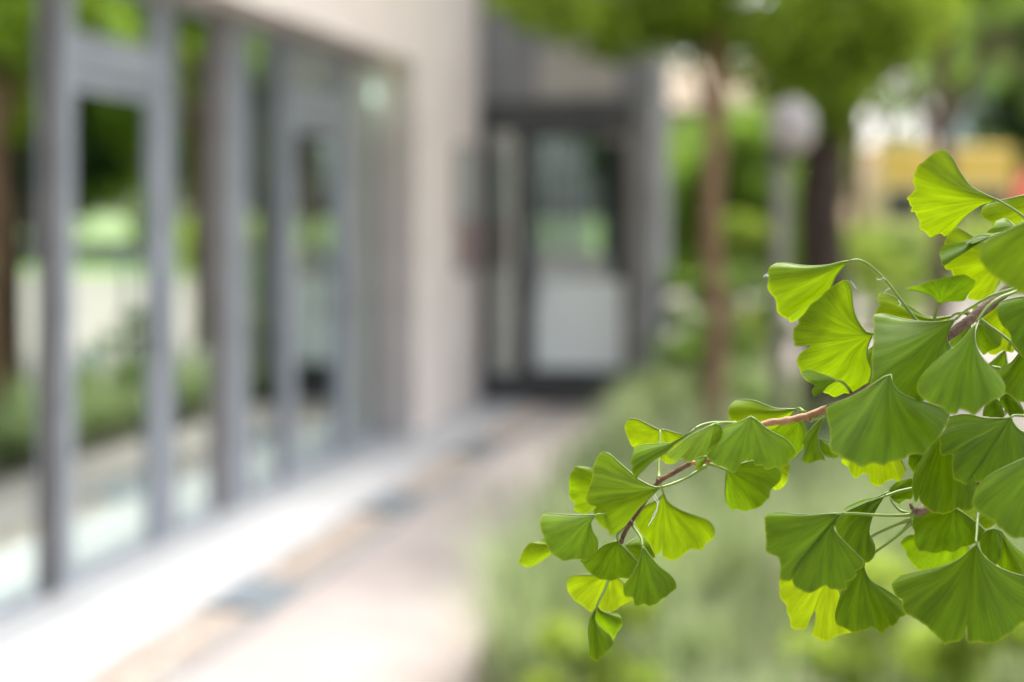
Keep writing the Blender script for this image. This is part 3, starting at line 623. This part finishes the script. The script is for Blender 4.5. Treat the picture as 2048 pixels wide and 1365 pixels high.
def zat(py, px, q):
    s = s_at(px, q); Y = .975 * s + .222 * q
    return CAMZ - (py - HY) / FPX * Y
ZS = .028
def post(px0, px1, m='metal', name='mullion', q0=QF, q1=QG + .03, z1=2.50):
    w = MB(); w.fbox(q0, q1, s_at(px0, QG), s_at(px1, q0), ZS, z1); return w.build(name, M[m], bld)
def glz(px0, px1, name='pane', par=None, z0=ZS + .02, z1=2.5):
    w = MB(); w.fbox(QG, QG + .012, s_at(px0, QF), s_at(px1, QF), z0, z1); return w.build(name, M['glass'], par or bld)
# left window bay
post(84, 108, 'brownmetal')
post(430, 450, 'post'); post(450, 492, 'metal', q0=QF - .005)
def window(px0, px1):
    g = MB(); s0, s1 = s_at(px0, QG) + .004, s_at(px1, QG) - .004
    g.fbox(QG - .012, QG + .02, s0, s1, ZS, ZS + .05); g.fbox(QG - .012, QG + .02, s0, s1, 2.44, 2.498)
    g.fbox(QG - .010, QG + .018, s0, s0 + .015, ZS + .05, 2.44); g.fbox(QG - .010, QG + .018, s1 - .015, s1, ZS + .05, 2.44)
    o = g.build('window', M['metal'], bld); glz(px0, px1, 'pane', o, ZS + .05, 2.44); return o
window(-420, 83); window(492, 560); window(700, 750); window(345, 427)
w = MB(); a = s_at(345, QF)
def door(px0, px1, w0, w1, zt0, zt1):
    s0, s1, sa, sb = s_at(px0, QG), s_at(px1, QF), s_at(px0 + w0, QF), s_at(px1 - w1, QG)
    g = MB(); q0, q1 = QF - .005, QG + .03
    g.fbox(q0, q1, s0, sa, ZS - .02, 2.499); g.fbox(q0, q1, sb, s1, ZS - .02, 2.499)
    g.fbox(q0 + .003, q1 - .003, sa, sb, zt0, zt1)
    g.fbox(q0 + .003, q1 - .003, sa, sb, 2.44, 2.499)
    o = g.build('door', M['metal'], bld)
    g = MB(); g.fbox(QF + .012, QG + .02, sa + .004, sa + .03, ZS - .01, zt0 - .006); g.fbox(QF + .012, QG + .02, sb - .03, sb - .004, ZS - .01, zt0 - .006)
    g.fbox(QF + .014, QG + .018, sa + .03, sb - .03, zt0 - .075, zt0 - .006); g.fbox(QF + .014, QG + .018, sa + .03, sb - .03, ZS - .01, ZS + .05)
    g.build('leaf_frame', M['metal'], o)
    g = MB(); g.fbox(QG, QG + .012, sa + .03, sb - .03, ZS + .05, zt0 - .075); g.build('pane', M['glass'], o)
    g = MB(); g.fbox(QG, QG + .012, sa, sb, zt1, 2.44); g.build('transom_pane', M['glass'], o)
    h = MB(); sh = sb - .07
    h.tube([Wf(QF - .055, sh, .85), Wf(QF - .055, sh, 1.35)], .012, 10)
    for z in (.9, 1.3): h.tube([Wf(QF - .055, sh, z), Wf(QF, sh + .03, z)], .008, 8)
    h.build('handle', M['metal'], o, True)
    return o
door(108, 340, 38, 40, 2.06, 2.22)
door(562, 698, 28, 26, 2.03, 2.22)

# recessed entrance facing the path
QE = 1.31; SE = 10.86
def qe(px):   # q on the plane s=SE for a photo column
    k = (px - CX) / FPX
    return (.222 * SE - k * .975 * SE) / (.975 + .222 * k)
def ez(py): return CAMZ - (py - HY) / FPX * 11.05
def ebox(px0, px1, d0, d1, z0, z1, w): w.fbox(qe(px1), qe(px0), SE + d0, SE + d1, z0, z1)
w = MB(); ebox(964, 1312, 0, .25, ez(203), 3.9, w); w.build('entrance_wall', M['slate'], bld)
w = MB(); ebox(1075, 1235, -.012, -.002, ez(196), ez(95), w); w.build('upper_panel', M['panel'], bld)
w = MB(); ebox(964, 1269, -.06, .20, ez(262) + .001, ez(205), w); w.build('lintel', M['darkmetal'], bld)
w = MB(); ebox(964, 1268, -.03, .2, .0, ez(752), w); w.build('plinth', M['darkmetal'], bld)
w = MB(); ebox(1256, 1270, .0, .2, ez(752) + .002, ez(262), w); w.build('jamb', M['panel'], bld)
w = MB(); ebox(1271, 1312, -.10, .24, 0, ez(206), w); w.build('corner_post', M['slate'], bld)
w = MB(); ebox(964, 978, -.0, .1, ez(752) + .002, ez(262), w); w.build('frame', M['darkmetal'], bld)
w = MB(); ebox(980, 1030, .05, .062, ez(752), ez(262), w); w.build('side_light', M['glassdark'], bld)
g = MB(); ebox(1030, 1064, 0, .1, ez(752) + .002, ez(262) - .002, g); ebox(1246, 1255, 0, .1, ez(752) + .002, ez(262) - .002, g)
ebox(1064, 1246, .002, .098, ez(275), ez(263), g); ebox(1064, 1246, .002, .098, ez(751), ez(740), g)
ed = g.build('entrance_door', M['darkmetal'], bld)
g = MB(); ebox(1064, 1246, .05, .062, ez(740), ez(275), g); g.build('pane', M['glassdark'], ed)
g = MB(); ebox(1067, 1243, .042, .047, ez(738), ez(560), g); g.build('frosted_film', M['film'], ed)  # white sheet painting the bright reflection low in the door glass
g = MB(); ebox(1072, 1215, .043, .046, ez(558), ez(505), g); g.build('notice_sheet', M['greysign'], ed)  # greyer sheet, fades out the top of the painted reflection
g = MB(); g.tube([Wf(qe(1075), SE - .06, .8), Wf(qe(1075), SE - .06, 1.4)], .015, 10); g.tube([Wf(qe(1075), SE - .06, .85), Wf(qe(1075), SE + .01, .85)], .01, 8); g.tube([Wf(qe(1075), SE - .06, 1.35), Wf(qe(1075), SE + .01, 1.35)], .01, 8)
g.build('handle', M['metal'], ed, True)
w = MB(); w.fbox(QE + .02, QE + .22, SE + .252, 11.5, 0, 3.9); w.build('side_wall', M['slate'], bld)
w = MB(); w.fbox(QE, 3.05, SE + .001, 11.52, 3.902, 7.4); w.build('upper_wall', M['plaster'], bld)
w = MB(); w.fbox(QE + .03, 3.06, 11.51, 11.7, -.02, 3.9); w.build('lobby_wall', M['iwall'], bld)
# notice board on the column, red lower half
nb = empty('notice_board', Wf(QC, 10.3, 1.2), 'grey notice board with red lower half on the pinkish column beside the entrance', 'notice board')
w = MB(); w.fbox(QC - .03, QC - .001, 10.12, 10.62, 1.05, 2.0); w.build('back_panel', M['post'], nb)
w = MB(); w.fbox(QC - .034, QC - .031, 10.15, 10.59, 1.45, 1.97); w.build('grey_sheet', M['greysign'], nb)
w = MB(); w.fbox(QC - .034, QC - .031, 10.15, 10.59, 1.09, 1.42); w.build('red_sheet', M['redsign'], nb)

# added glowing globes behind the panes, standing in for reflected glints
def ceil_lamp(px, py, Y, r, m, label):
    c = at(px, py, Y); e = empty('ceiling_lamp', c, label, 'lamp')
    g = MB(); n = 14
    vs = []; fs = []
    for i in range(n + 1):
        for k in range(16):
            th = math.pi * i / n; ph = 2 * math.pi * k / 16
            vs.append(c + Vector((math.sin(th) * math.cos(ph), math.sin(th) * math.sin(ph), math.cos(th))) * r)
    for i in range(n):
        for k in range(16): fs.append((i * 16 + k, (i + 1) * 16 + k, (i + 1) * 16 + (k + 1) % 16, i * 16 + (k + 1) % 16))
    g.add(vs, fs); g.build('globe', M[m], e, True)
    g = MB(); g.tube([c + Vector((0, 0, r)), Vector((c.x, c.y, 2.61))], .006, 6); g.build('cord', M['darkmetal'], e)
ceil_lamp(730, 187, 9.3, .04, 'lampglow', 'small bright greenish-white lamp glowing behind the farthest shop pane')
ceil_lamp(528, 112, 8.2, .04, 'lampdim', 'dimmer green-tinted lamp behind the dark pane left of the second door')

# ------------------------------------------------------------------ plants
def leafcloud(centers, radii, n, size, flat=.6):
    """n small folded leaf faces spread through clumps (centre, radius)"""
    c = np.array(centers, float); r = np.array(radii, float)
    w_ = r ** 2; idx = rng.choice(len(c), n, p=w_ / w_.sum())
    d = rng.standard_normal((n, 3)); d /= np.linalg.norm(d, axis=1, keepdims=True)
    rad = rng.random(n) ** .45
    P = c[idx] + d * (rad * r[idx])[:, None] * np.array((1, 1, flat if np.isscalar(flat) else 1))
    a = rng.standard_normal((n, 3)); a /= np.linalg.norm(a, axis=1, keepdims=True)
    b = rng.standard_normal((n, 3)); b -= a * (a * b).sum(1, keepdims=True); b /= np.linalg.norm(b, axis=1, keepdims=True)
    s = (size * rng.uniform(.6, 1.35, n))[:, None]
    V = np.stack([P - a * s, P + b * s * .5, P + a * s, P - b * s * .5], 1).reshape(-1, 3)
    F = np.arange(4 * n).reshape(n, 4)
    return V, F
def cloud_mesh(name, V, F, m):
    me = bpy.data.meshes.new(name); nv, nf = len(V), len(F)
    me.vertices.add(nv); me.vertices.foreach_set('co', V.astype(np.float32).ravel())
    me.loops.add(nf * 4); me.loops.foreach_set('vertex_index', F.astype(np.int32).ravel())
    me.polygons.add(nf); me.polygons.foreach_set('loop_start', np.arange(nf, dtype=np.int32) * 4); me.polygons.foreach_set('loop_total', np.full(nf, 4, dtype=np.int32))
    me.materials.append(M[m]); me.update(calc_edges=True); me.validate()
    return me

def trunk_mb(h, r, lean=0, limbs=6, spread=1.5, top=None, seed=1):
    g = MB(); rr = random.Random(seed)
    pts = [Vector((lean * (z / h) ** 2 + rr.uniform(-.03, .03), rr.uniform(-.03, .03), z)) for z in np.linspace(-.05, h, 7)]
    g.tube(pts, [r * 1.35, r * 1.05, r, r * .95, r * .9, r * .8, r * .65], 10)
    for k in range(limbs):
        a = k * 6.28 / limbs + rr.uniform(-.4, .4); s = pts[rr.choice((4, 5, 6))]
        e = s + Vector((math.cos(a) * spread, math.sin(a) * spread, rr.uniform(.5, 1.6)))
        mdl = (s + e) / 2 + Vector((0, 0, .25))
        g.tube([s, mdl, e], [r * .5, r * .3, r * .12], 7)
        for j in range(2):
            e2 = mdl + Vector((rr.uniform(-1, 1) * spread * .6, rr.uniform(-1, 1) * spread * .6, rr.uniform(.3, 1)))
            g.tube([mdl, e2], [r * .22, r * .07], 6)
    return g

def make_mesh_from(g, name, m):
    me = bpy.data.meshes.new(name); me.from_pydata([tuple(v) for v in g.v], [], g.f); me.materials.append(M[m])
    me.polygons.foreach_set('use_smooth', [True] * len(me.polygons)); me.update(); return me

def crown_clumps(rx, rz, zc, n, cr):
    C = []; Rr = []
    for k in range(n):
        d = rng.standard_normal(3); d /= np.linalg.norm(d); u = rng.random() ** .4
        C.append((d[0] * rx * u, d[1] * rx * u, zc + d[2] * rz * u)); Rr.append(cr * rng.uniform(.6, 1.3))
    return C, Rr

def tree_meshes(rx, rz, zc, n, cr, nl, size, m, th, tr, bark, seed):
    C, Rr = crown_clumps(rx, rz, zc, n, cr)
    V, F = leafcloud(C, Rr, nl, size)
    return cloud_mesh('crown', V, F, m), make_mesh_from(trunk_mb(th, tr, seed=seed, spread=rx * .55), 'trunk', bark)

def place_tree(name, meshes, x, y, sc, label, group=None, rot=0, cat='tree'):
    e = empty(name, (x, y, -.02), label, cat, group); e.rotation_euler = (0, 0, rot)
    e.scale = (sc, sc, sc) if np.isscalar(sc) else sc
    for nm, me in zip(('crown', 'trunk'), meshes):
        if me is None: continue
        o = bpy.data.objects.new(nm, me); COL.objects.link(o); o.parent = e
    return e

# near trees in the bed
warm = tree_meshes(.8, .6, 3.8, 14, .3, 2000, .055, 'tree2', 2.9, .062, 'barkwarm', 3)
place_tree('slender_tree', warm, 1.155, 8.1, 1, 'slender tree with a pale warm brown trunk rising from the grasses', rot=1)
C, Rr = crown_clumps(1.9, .9, 3.9, 10, .45)
for (px, py, Y, r) in ((1010,-20,7.6,.22),(1090,10,7.4,.24),(1180,50,7.8,.26),(1270,20,8,.3),(1360,50,8.4,.32),(1450,40,8.2,.36),(1530,110,8.6,.36),(1600,170,8.8,.34),(1660,110,9,.42),(1740,60,9,.36),(1830,10,9.4,.28),(1560,30,8.6,.4),(1690,10,9.1,.45),(1330,-30,8,.35),(1630,250,8.9,.20)):
    p = at(px, py, Y); C.append((p.x - 1.87, p.y - 8.9, p.z)); Rr.append(r)
V, F = leafcloud(C, Rr, 15000, .05, .8)
dark = (cloud_mesh('crown', V, F, 'tree1'), make_mesh_from(trunk_mb(3.1, .15, seed=5, spread=1.3), 'trunk', 'barkdark'))
place_tree('broad_tree', dark, 1.95, 8.9, 1, 'dark trunked tree whose broad crown fills the top of the view')
third = tree_meshes(1.7, 1.1, 4.6, 40, .5, 9000, .08, 'tree2', 3.4, .10, 'bark', 8)
place_tree('slender_tree', third, 4.3, 14.2, 1, 'tree with pinkish brown trunk far back behind the ginkgo leaves', rot=.6)

# far tree kinds
SPARSE = tree_meshes(2.8, 2.0, 5.7, 56, .55, 11000, .055, 'tree2', 3.6, .12, 'bark', 17)
K = [tree_meshes(3.4, 3.2, 5.2, 70, 1.0, 15000, .16, 'tree1', 4.2, .20, 'bark', 11),
     tree_meshes(3.2, 3.0, 4.6, 70, 1.0, 15000, .16, 'tree2', 3.6, .18, 'bark', 12),
     tree_meshes(3.2, 3.6, 5.0, 90, 1.1, 20000, .16, 'tree3', 4.0, .22, 'bark', 13)]
FT = [  # px, Y, kind, scale, label
    (1330, 42, 1, .62, 'small bright green tree beyond the entrance corner'),
    (1480, 44, 1, .85, 'bright yellow-green tree behind the slender warm trunk'),
    (1600, 46, 0, .6, 'mid green tree behind the dark trunk'),
    (1800, 52, 1, .55, 'loose sunlit tree above the yellow van'),
    (2010, 58, 1, .58, 'pale sunlit tree at the right edge of the photo'),
    (1530, 60, 2, .8, 'dark tall tree far behind the lamp post'),
]
for i, (px, Y, k, s, lab) in enumerate(FT):
    place_tree('far_tree', K[k], (px - CX) / FPX * Y, Y, s, lab, rot=i * 1.3)
p = at(1475, 425, 19)
place_tree('far_tree', K[1], p.x, p.y, (.36, .36, .40), 'small bright green tree right in front of the tan roof', rot=.4)
p = at(1330, 425, 21)
place_tree('far_tree', K[0], p.x, p.y, (.26, .26, .34), 'slim dark green tree beside the entrance corner post', rot=.4)
place_tree('loose_tree', SPARSE, at(1715, 425, 30).x, 30, 1, 'thin leaved tree with bright sky glinting through its crown', rot=.3)
place_tree('loose_tree', SPARSE, at(2120, 425, 27).x, 27, 1, 'thin leaved tree at the right edge with sky showing through', rot=2.3)
for px, Y, sc_, lab in ((1775, 52, 1.3, 'airy tree above the front of the yellow van, right of the dark trunk'), (1850, 45, 1.3, 'airy tree behind the yellow van with round sky glints'), (2010, 48, 1.35, 'airy tree at the far right behind the red van')):
    place_tree('airy_tree', SPARSE, at(px, 425, Y).x, Y, sc_, lab, rot=px)
for px, Y, lab in ((1830, 42, 'low bright tree directly above the yellow van roof'), (1960, 43, 'low bright tree above the rear of the yellow van')):
    place_tree('small_tree', K[1], at(px, 425, Y).x, Y, .5, lab, rot=px)
# trees across the road on the right: seen mirrored in the shop panes
RT = [(17, 36, 2, 1.0), (23, 39, 0, 1.05), (29, 37, 2, 1.1), (35, 35, 0, 1.1), (41, 31, 2, 1.15), (46, 26, 0, 1.1), (26, 45, 1, 1.3), (38, 42, 1, 1.3), (50, 36, 2, 1.3), (20, 47, 2, 1.3), (54, 22, 1, 1.2), (32, 50, 0, 1.4)]
rtl = ['dark tree', 'green tree', 'dense tree', 'rounded tree', 'shady tree', 'spreading tree', 'tall light tree', 'tall bright tree', 'tall dark tree', 'tall dense tree', 'light green tree', 'tall rounded tree']
for i, (x, y, k, s) in enumerate(RT):
    place_tree('roadside_tree', K[k], x, y, s, f'{rtl[i]} across the road, mirrored in the shop panes', 'roadside trees mirrored in the shop panes', rot=i * .9)
# trees behind the photographer, mirrored in the entrance glass
for i, (x, y, k, s) in enumerate([(-6, -20, 2, 1), (1, -22, 0, 1.1), (8, -19, 2, 1), (15, -22, 1, 1.2)]):
    place_tree('park_tree', K[k], x, y, s, 'tree behind the path, mirrored in the dark entrance glass', 'trees mirrored in the entrance glass', rot=i * 1.7)

def shrub(name, x, y, rx, h, n, size, m, label, stems=6, cat='shrub', z0=0, group=None):
    e = empty(name, (x, y, z0), label, cat, group)
    C = []; Rr = []
    for k in range(max(8, int(n / 260))):
        a = rng.uniform(0, 6.28); u = rng.random() ** .5
        zz = rng.uniform(.12, .92); w_ = math.sin(math.pi * min(1, zz * .8 + .22)) 
        C.append((x + math.cos(a) * rx * u * w_, y + math.sin(a) * rx * u * w_, z0 + h * zz)); Rr.append(rng.uniform(.14, .3) * min(rx, h) * (1 if cat == 'shrub' else 2.2))
    V, F = leafcloud(C, Rr, n, size)
    V = V - np.array((x, y, z0)); me = cloud_mesh('foliage', V, F, m)
    o = bpy.data.objects.new('foliage', me); COL.objects.link(o); o.parent = e
    g = MB()
    for k in range(stems):
        a = k * 6.28 / stems; g.tube([(x, y, z0 - .01), (x + math.cos(a) * rx * .3, y + math.sin(a) * rx * .3, z0 + h * .4), (x + math.cos(a) * rx * .5, y + math.sin(a) * rx * .5, z0 + h * .8)], [.010, .006, .003] if cat == 'shrub' else [.005, .004, .002], 5)
    g.build('stem', M['bark'], e)
    return e
shrub('shrub', 1.25, 11.2, .42, 1.05, 4200, .035, 'shrub', 'green leafy shrub at the corner of the recessed entrance')
shrub('shrub', 1.35, 9.6, .40, .85, 3600, .035, 'shrub', 'low green shrub between the entrance and the warm brown trunk')
shrub('shrub', 1.85, 12.0, .55, 1.2, 4200, .04, 'shrub', 'mid green shrub behind the two tree trunks')
shrub('shrub', 5.1, 19.0, .75, 1.25, 5200, .045, 'shrub', 'rounded dark hearted shrub left of the upper ginkgo leaf')
shrub('shrub', 1.72, 6.9, .42, .80, 3600, .03, 'tree3', 'low dark green shrub behind the lower ginkgo stalks')
shrub('shrub', 2.29, 14.0, .5, 1.55, 4200, .045, 'lime', 'tall yellow-green shrub seen between the warm brown trunk and the lamp post')
shrub('shrub', 4.5, 17.5, .6, 1.1, 3600, .04, 'lime', 'sunlit yellow-green shrub right of the dark trunk')
shrub('perennial', .30, 3.80, .15, .56, 1500, .03, 'lime', 'yellow-green leafy perennial at the bottom below the branch tip', 4, 'plant')
shrub('perennial', .17, 3.75, .12, .46, 1100, .03, 'lime', 'small yellow-green perennial at the lower left corner of the bed', 4, 'plant')
shrub('perennial', 1.30, 3.75, .20, .56, 1600, .03, 'lime', 'bright yellow-green perennial in the lower right corner', 4, 'plant')
shrub('perennial', 1.05, 4.2, .20, .5, 1600, .03, 'lime', 'yellow-green perennial glimpsed beside the lowest big ginkgo leaf', 4, 'plant')
# hedge along the far lawn
hg = empty('hedge', (6, 27.2, 0), 'long clipped sunlit hedge in front of the yellow van', 'hedge')
C = [(x, 27.2 + rng.uniform(-.3, .3), rng.uniform(.15, 1.2)) for x in np.linspace(-1, 15, 110)]
V, F = leafcloud(C, [.38] * len(C), 26000, .055, 1)
me = cloud_mesh('foliage', V - np.array((6, 27.2, 0)), F, 'lime'); o = bpy.data.objects.new('foliage', me); COL.objects.link(o); o.parent = hg
for x in np.linspace(-.8, 14.8, 24):
    g = MB(); g.tube([(x, 27.2, -.02), (x + .05, 27.22, .9)], [.02, .01], 6); g.build('stem', M['bark'], hg)

# ornamental grasses: tufts of arching blades
def poly_in(x, y, P):
    c = False; n = len(P)
    for i in range(n):
        (x1, y1), (x2, y2) = P[i], P[(i + 1) % n]
        if (y1 > y) != (y2 > y) and x < (x2 - x1) * (y - y1) / (y2 - y1) + x1: c = not c
    return c
bed = edge + bedR
tufts = []
while len(tufts) < 340:
    x, y = rng.uniform(-.2, 5.5), 3.0 + 16 * rng.random() ** 1.7
    if poly_in(x - .08, y, bed) and poly_in(x + .1, y, bed): tufts.append((x, y, rng.uniform(.26, .38) if y < 4.1 else rng.choice((.28, .40, .62)) * rng.uniform(.85, 1.15) if y < 6.6 else rng.uniform(.24, .44)))
for k in range(26):
    f = rng.random(); j = rng.integers(2, 5); a, b = edge[j], edge[j + 1]
    tufts.append((a[0] + (b[0] - a[0]) * f + .13, a[1] + (b[1] - a[1]) * f, rng.uniform(.36, .5)))
V = []; F = []
for (x, y, h) in tufts:
    for k in range(120 if y < 9 else 60):
        a = rng.uniform(0, 6.28); L_ = h * rng.uniform(.6, 1.2); sp_ = rng.uniform(.12, .75) * L_; wd = rng.uniform(.003, .006) * (1 if y < 9 else 1.8)
        dx, dy = math.cos(a), math.sin(a); px_, py_ = -dy * wd, dx * wd; bx, by = x + rng.normal(0, .04), y + rng.normal(0, .04)
        n0 = len(V); 
        for u in (0, .35, .7, 1):
            z = .02 + L_ * (u - .38 * u ** 2.5 * (sp_ / L_) * 1.3); r_ = sp_ * u ** 1.6; ww = 1 - .85 * u
            V.append((bx + dx * r_ - px_ * ww, by + dy * r_ - py_ * ww, z)); V.append((bx + dx * r_ + px_ * ww, by + dy * r_ + py_ * ww, z))
        for u in range(3): F.append((n0 + 2 * u, n0 + 2 * u + 1, n0 + 2 * u + 3, n0 + 2 * u + 2))
me = cloud_mesh('ornamental_grass', np.array(V), np.array(F), 'sage')
tag(bpy.data.objects.new('ornamental_grass', me), 'soft mass of pale sage green ornamental grasses beside the path', kind='stuff')
COL.objects.link(bpy.data.objects['ornamental_grass'])

# woods closing the view
C = []; Rr = []
for k in range(420):
    az = R(rng.uniform(3, 88)); d = rng.uniform(62, 74); hmax = 7 + 9 * min(1, max(0, (math.degrees(az) - 20) / 14))
    C.append((math.sin(az) * d, math.cos(az) * d + 3, rng.uniform(.5, hmax if az > R(21) else 2.5))); Rr.append(rng.uniform(1.4, 2.8))
V, F = leafcloud(C, Rr, 60000, .42, .8)
tag(bpy.data.objects.new('woods', cloud_mesh('woods', V, F, 'tree1')), 'far off belt of green woods closing the horizon on the right', kind='stuff')
COL.objects.link(bpy.data.objects['woods'])
ip = at(52, 425, 7.3)
ic = MB(); ic.box(ip.x - .07, ip.x + .07, ip.y, ip.y + .14, .031, 2.615); ic.build('inner_column', M['white'], bld)
# plant in a white planter inside the first pane
pl = at(22, 425, 5.95)
pp = empty('potted_plant', (pl.x, pl.y, .03), 'blue-green bushy plant in a white planter behind the leftmost pane', 'potted plant')
g = MB(); g.tube([(pl.x, pl.y, .03), (pl.x, pl.y, .30)], [.22, .28], 24); g.build('planter', M['pot'], pp, False)
C = [(pl.x + rng.normal(0, .14), pl.y + rng.normal(0, .14), rng.uniform(.35, 1.05)) for k in range(26)]
V, F = leafcloud(C, [.15] * 26, 3600, .04, 1)
me = cloud_mesh('foliage', V - np.array((pl.x, pl.y, .03)), F, 'teal'); o = bpy.data.objects.new('foliage', me); COL.objects.link(o); o.parent = pp

# ------------------------------------------------------------------ street things
# globe lamp on a grey post
lp = at(1560, 425, 7.9)
L0 = empty('street_lamp', (lp.x, lp.y, 0), 'grey post with a round white lamp head left of the dark trunk', 'street lamp')
g = MB(); g.tube([(lp.x, lp.y, -.02), (lp.x, lp.y, .12)], .11, 16); g.tube([(lp.x, lp.y, .12), (lp.x, lp.y, 1.80)], [.042, .038], 16); g.build('pole', M['post'], L0, True)
g = MB(); g.tube([(lp.x, lp.y, 1.801), (lp.x + .02, lp.y, 1.84)], .07, 16); g.build('collar', M['darkmetal'], L0, True)
c = Vector((lp.x + .06, lp.y, 1.975)); vs = []; fs = []
for i in range(13):
    for k in range(20):
        th = math.pi * i / 12; ph = 2 * math.pi * k / 20
        vs.append(c + Vector((math.sin(th) * math.cos(ph) * .135, math.sin(th) * math.sin(ph) * .135, math.cos(th) * .155)))
for i in range(12):
    for k in range(20): fs.append((i * 20 + k, (i + 1) * 20 + k, (i + 1) * 20 + (k + 1) % 20, i * 20 + (k + 1) % 20))
g = MB(); g.add(vs, fs); g.build('globe', M['lampglass'], L0, True)

def bev(o, w):
    b = o.modifiers.new('bevel', 'BEVEL'); b.width = w; b.segments = 3; b.limit_method = 'ANGLE'; return o
# high yellow van across the lawn
def van(name, x, y, L_, H, Wd, body, top, label, cat, ang=0):
    e = empty(name, (x, y, 0), label, cat)
    X = lambda u: x + u
    g = MB(); prof = [(0, .35), (L_, .35), (L_, H), (.55, H), (.18, H * .62), (0, H * .42)]
    n = len(prof); v = [(X(a), y - Wd / 2, z) for a, z in prof] + [(X(a), y + Wd / 2, z) for a, z in prof]
    g.add(v, [tuple(range(n)), tuple(range(2 * n - 1, n - 1, -1))] + [(i, i + n, (i + 1) % n + n, (i + 1) % n) for i in range(n)])
    bev(g.build('body', M[body], e), .06)
    if top:
        g = MB(); g.box(X(.5), X(L_ + .01), y - Wd / 2 - .012, y + Wd / 2 + .012, H * .70, H + .02); bev(g.build('roof_box', M[top], e), .05)
    for (a, b) in ((.62, 1.5), (1.6, L_ * .62), (L_ * .65, L_ - .15)):
        g = MB(); g.box(X(a), X(b), y - Wd / 2 - .018, y - Wd / 2 - .002, H * .44, H * .66); g.build('window', M['cargl'], e)
    g = MB(); g.add([(X(.06), y - Wd / 2 + .12, H * .46), (X(.06), y + Wd / 2 - .12, H * .46), (X(.17), y + Wd / 2 - .15, H * .62), (X(.17), y - Wd / 2 + .15, H * .62)], [(0, 1, 2, 3)])
    g.build('windscreen', M['cargl'], e)
    for a in (.85, L_ - .85):
        for s in (-1, 1):
            c = Vector((X(a), y + s * (Wd / 2 - .1), .33)); g = MB(); g.tube([c - Vector((0, .11, 0)), c + Vector((0, .11, 0))], .33, 20)
            wh = g.build('wheel', M['rubber'], e, False)
            g = MB(); g.tube([c + Vector((0, s * .112, 0)), c + Vector((0, s * .125, 0))], .19, 16); g.build('rim', M['metal'], wh)
    for s in (-1, 1):
        g = MB(); g.box(X(-.02), X(.04), y + s * (Wd / 2 - .25) - .12, y + s * (Wd / 2 - .25) + .12, .7, .85); g.build('headlight', M['white'], e)
    return e
van('delivery_van', 8.3, 35.0, 3.7, 3.05, 2.0, 'peach', 'yellow', 'high yellow and peach van with dark windows beyond the hedge', 'van')
van('parked_car', 12.4, 34.6, 4.3, 1.9, 1.8, 'blue', None, 'blue vehicle beyond the bed behind the top ginkgo leaves', 'car') if False else None
van('parked_van', 12.1, 34.4, 3.9, 2.55, 1.8, 'red', None, 'red van parked at the right edge behind the ginkgo leaves', 'van')
van('parked_car', 26.5, 30.5, 4.0, 1.7, 1.8, 'blue', None, 'blue car across the lawn, mirrored low in the first door', 'car')

# far buildings
def house(x0, x1, y, dp, h, rh, wall, roof, label, nwin=4, storeys=2):
    e = empty('house', ((x0 + x1) / 2, y, 0), label, 'building')
    g = MB(); g.box(x0, x1, y, y + dp, -.02, h); g.build('wall', M[wall], e)
    g = MB(); v = [(x0 - .4, y - .5, h + .003), (x1 + .4, y - .5, h + .003), (x1 + .4, y + dp + .5, h + .003), (x0 - .4, y + dp + .5, h + .003), (x0 - .4, y + dp / 2, h + rh), (x1 + .4, y + dp / 2, h + rh)]
    g.add(v, [(0, 3, 2, 1), (0, 1, 5, 4), (3, 4, 5, 2), (0, 4, 3), (1, 2, 5)]); g.build('roof', M[roof], e)
    for k in range(nwin):
        for s in range(storeys):
            xc = x0 + (x1 - x0) * (k + .5) / nwin; zc = 1.5 + s * 2.8
            g = MB(); g.box(xc - .55, xc + .55, y - .04, y - .002, zc - .65, zc + .65); wn = g.build('window', M['white'], e)
            g = MB(); g.box(xc - .47, xc + .47, y - .055, y - .042, zc - .57, zc + .57); g.build('pane', M['cargl'], wn)
    return e
house(22.5, 34, 66, 9, 9.5, 2.5, 'wallfar', 'tan', 'pale blue-grey building far behind the trees at the right edge', 4, 3)
house(3.2, 6.4, 30.5, 6, 3.7, 1.3, 'plaster_dark', 'tan', 'low house with tan roof beyond the entrance corner', 2, 1)
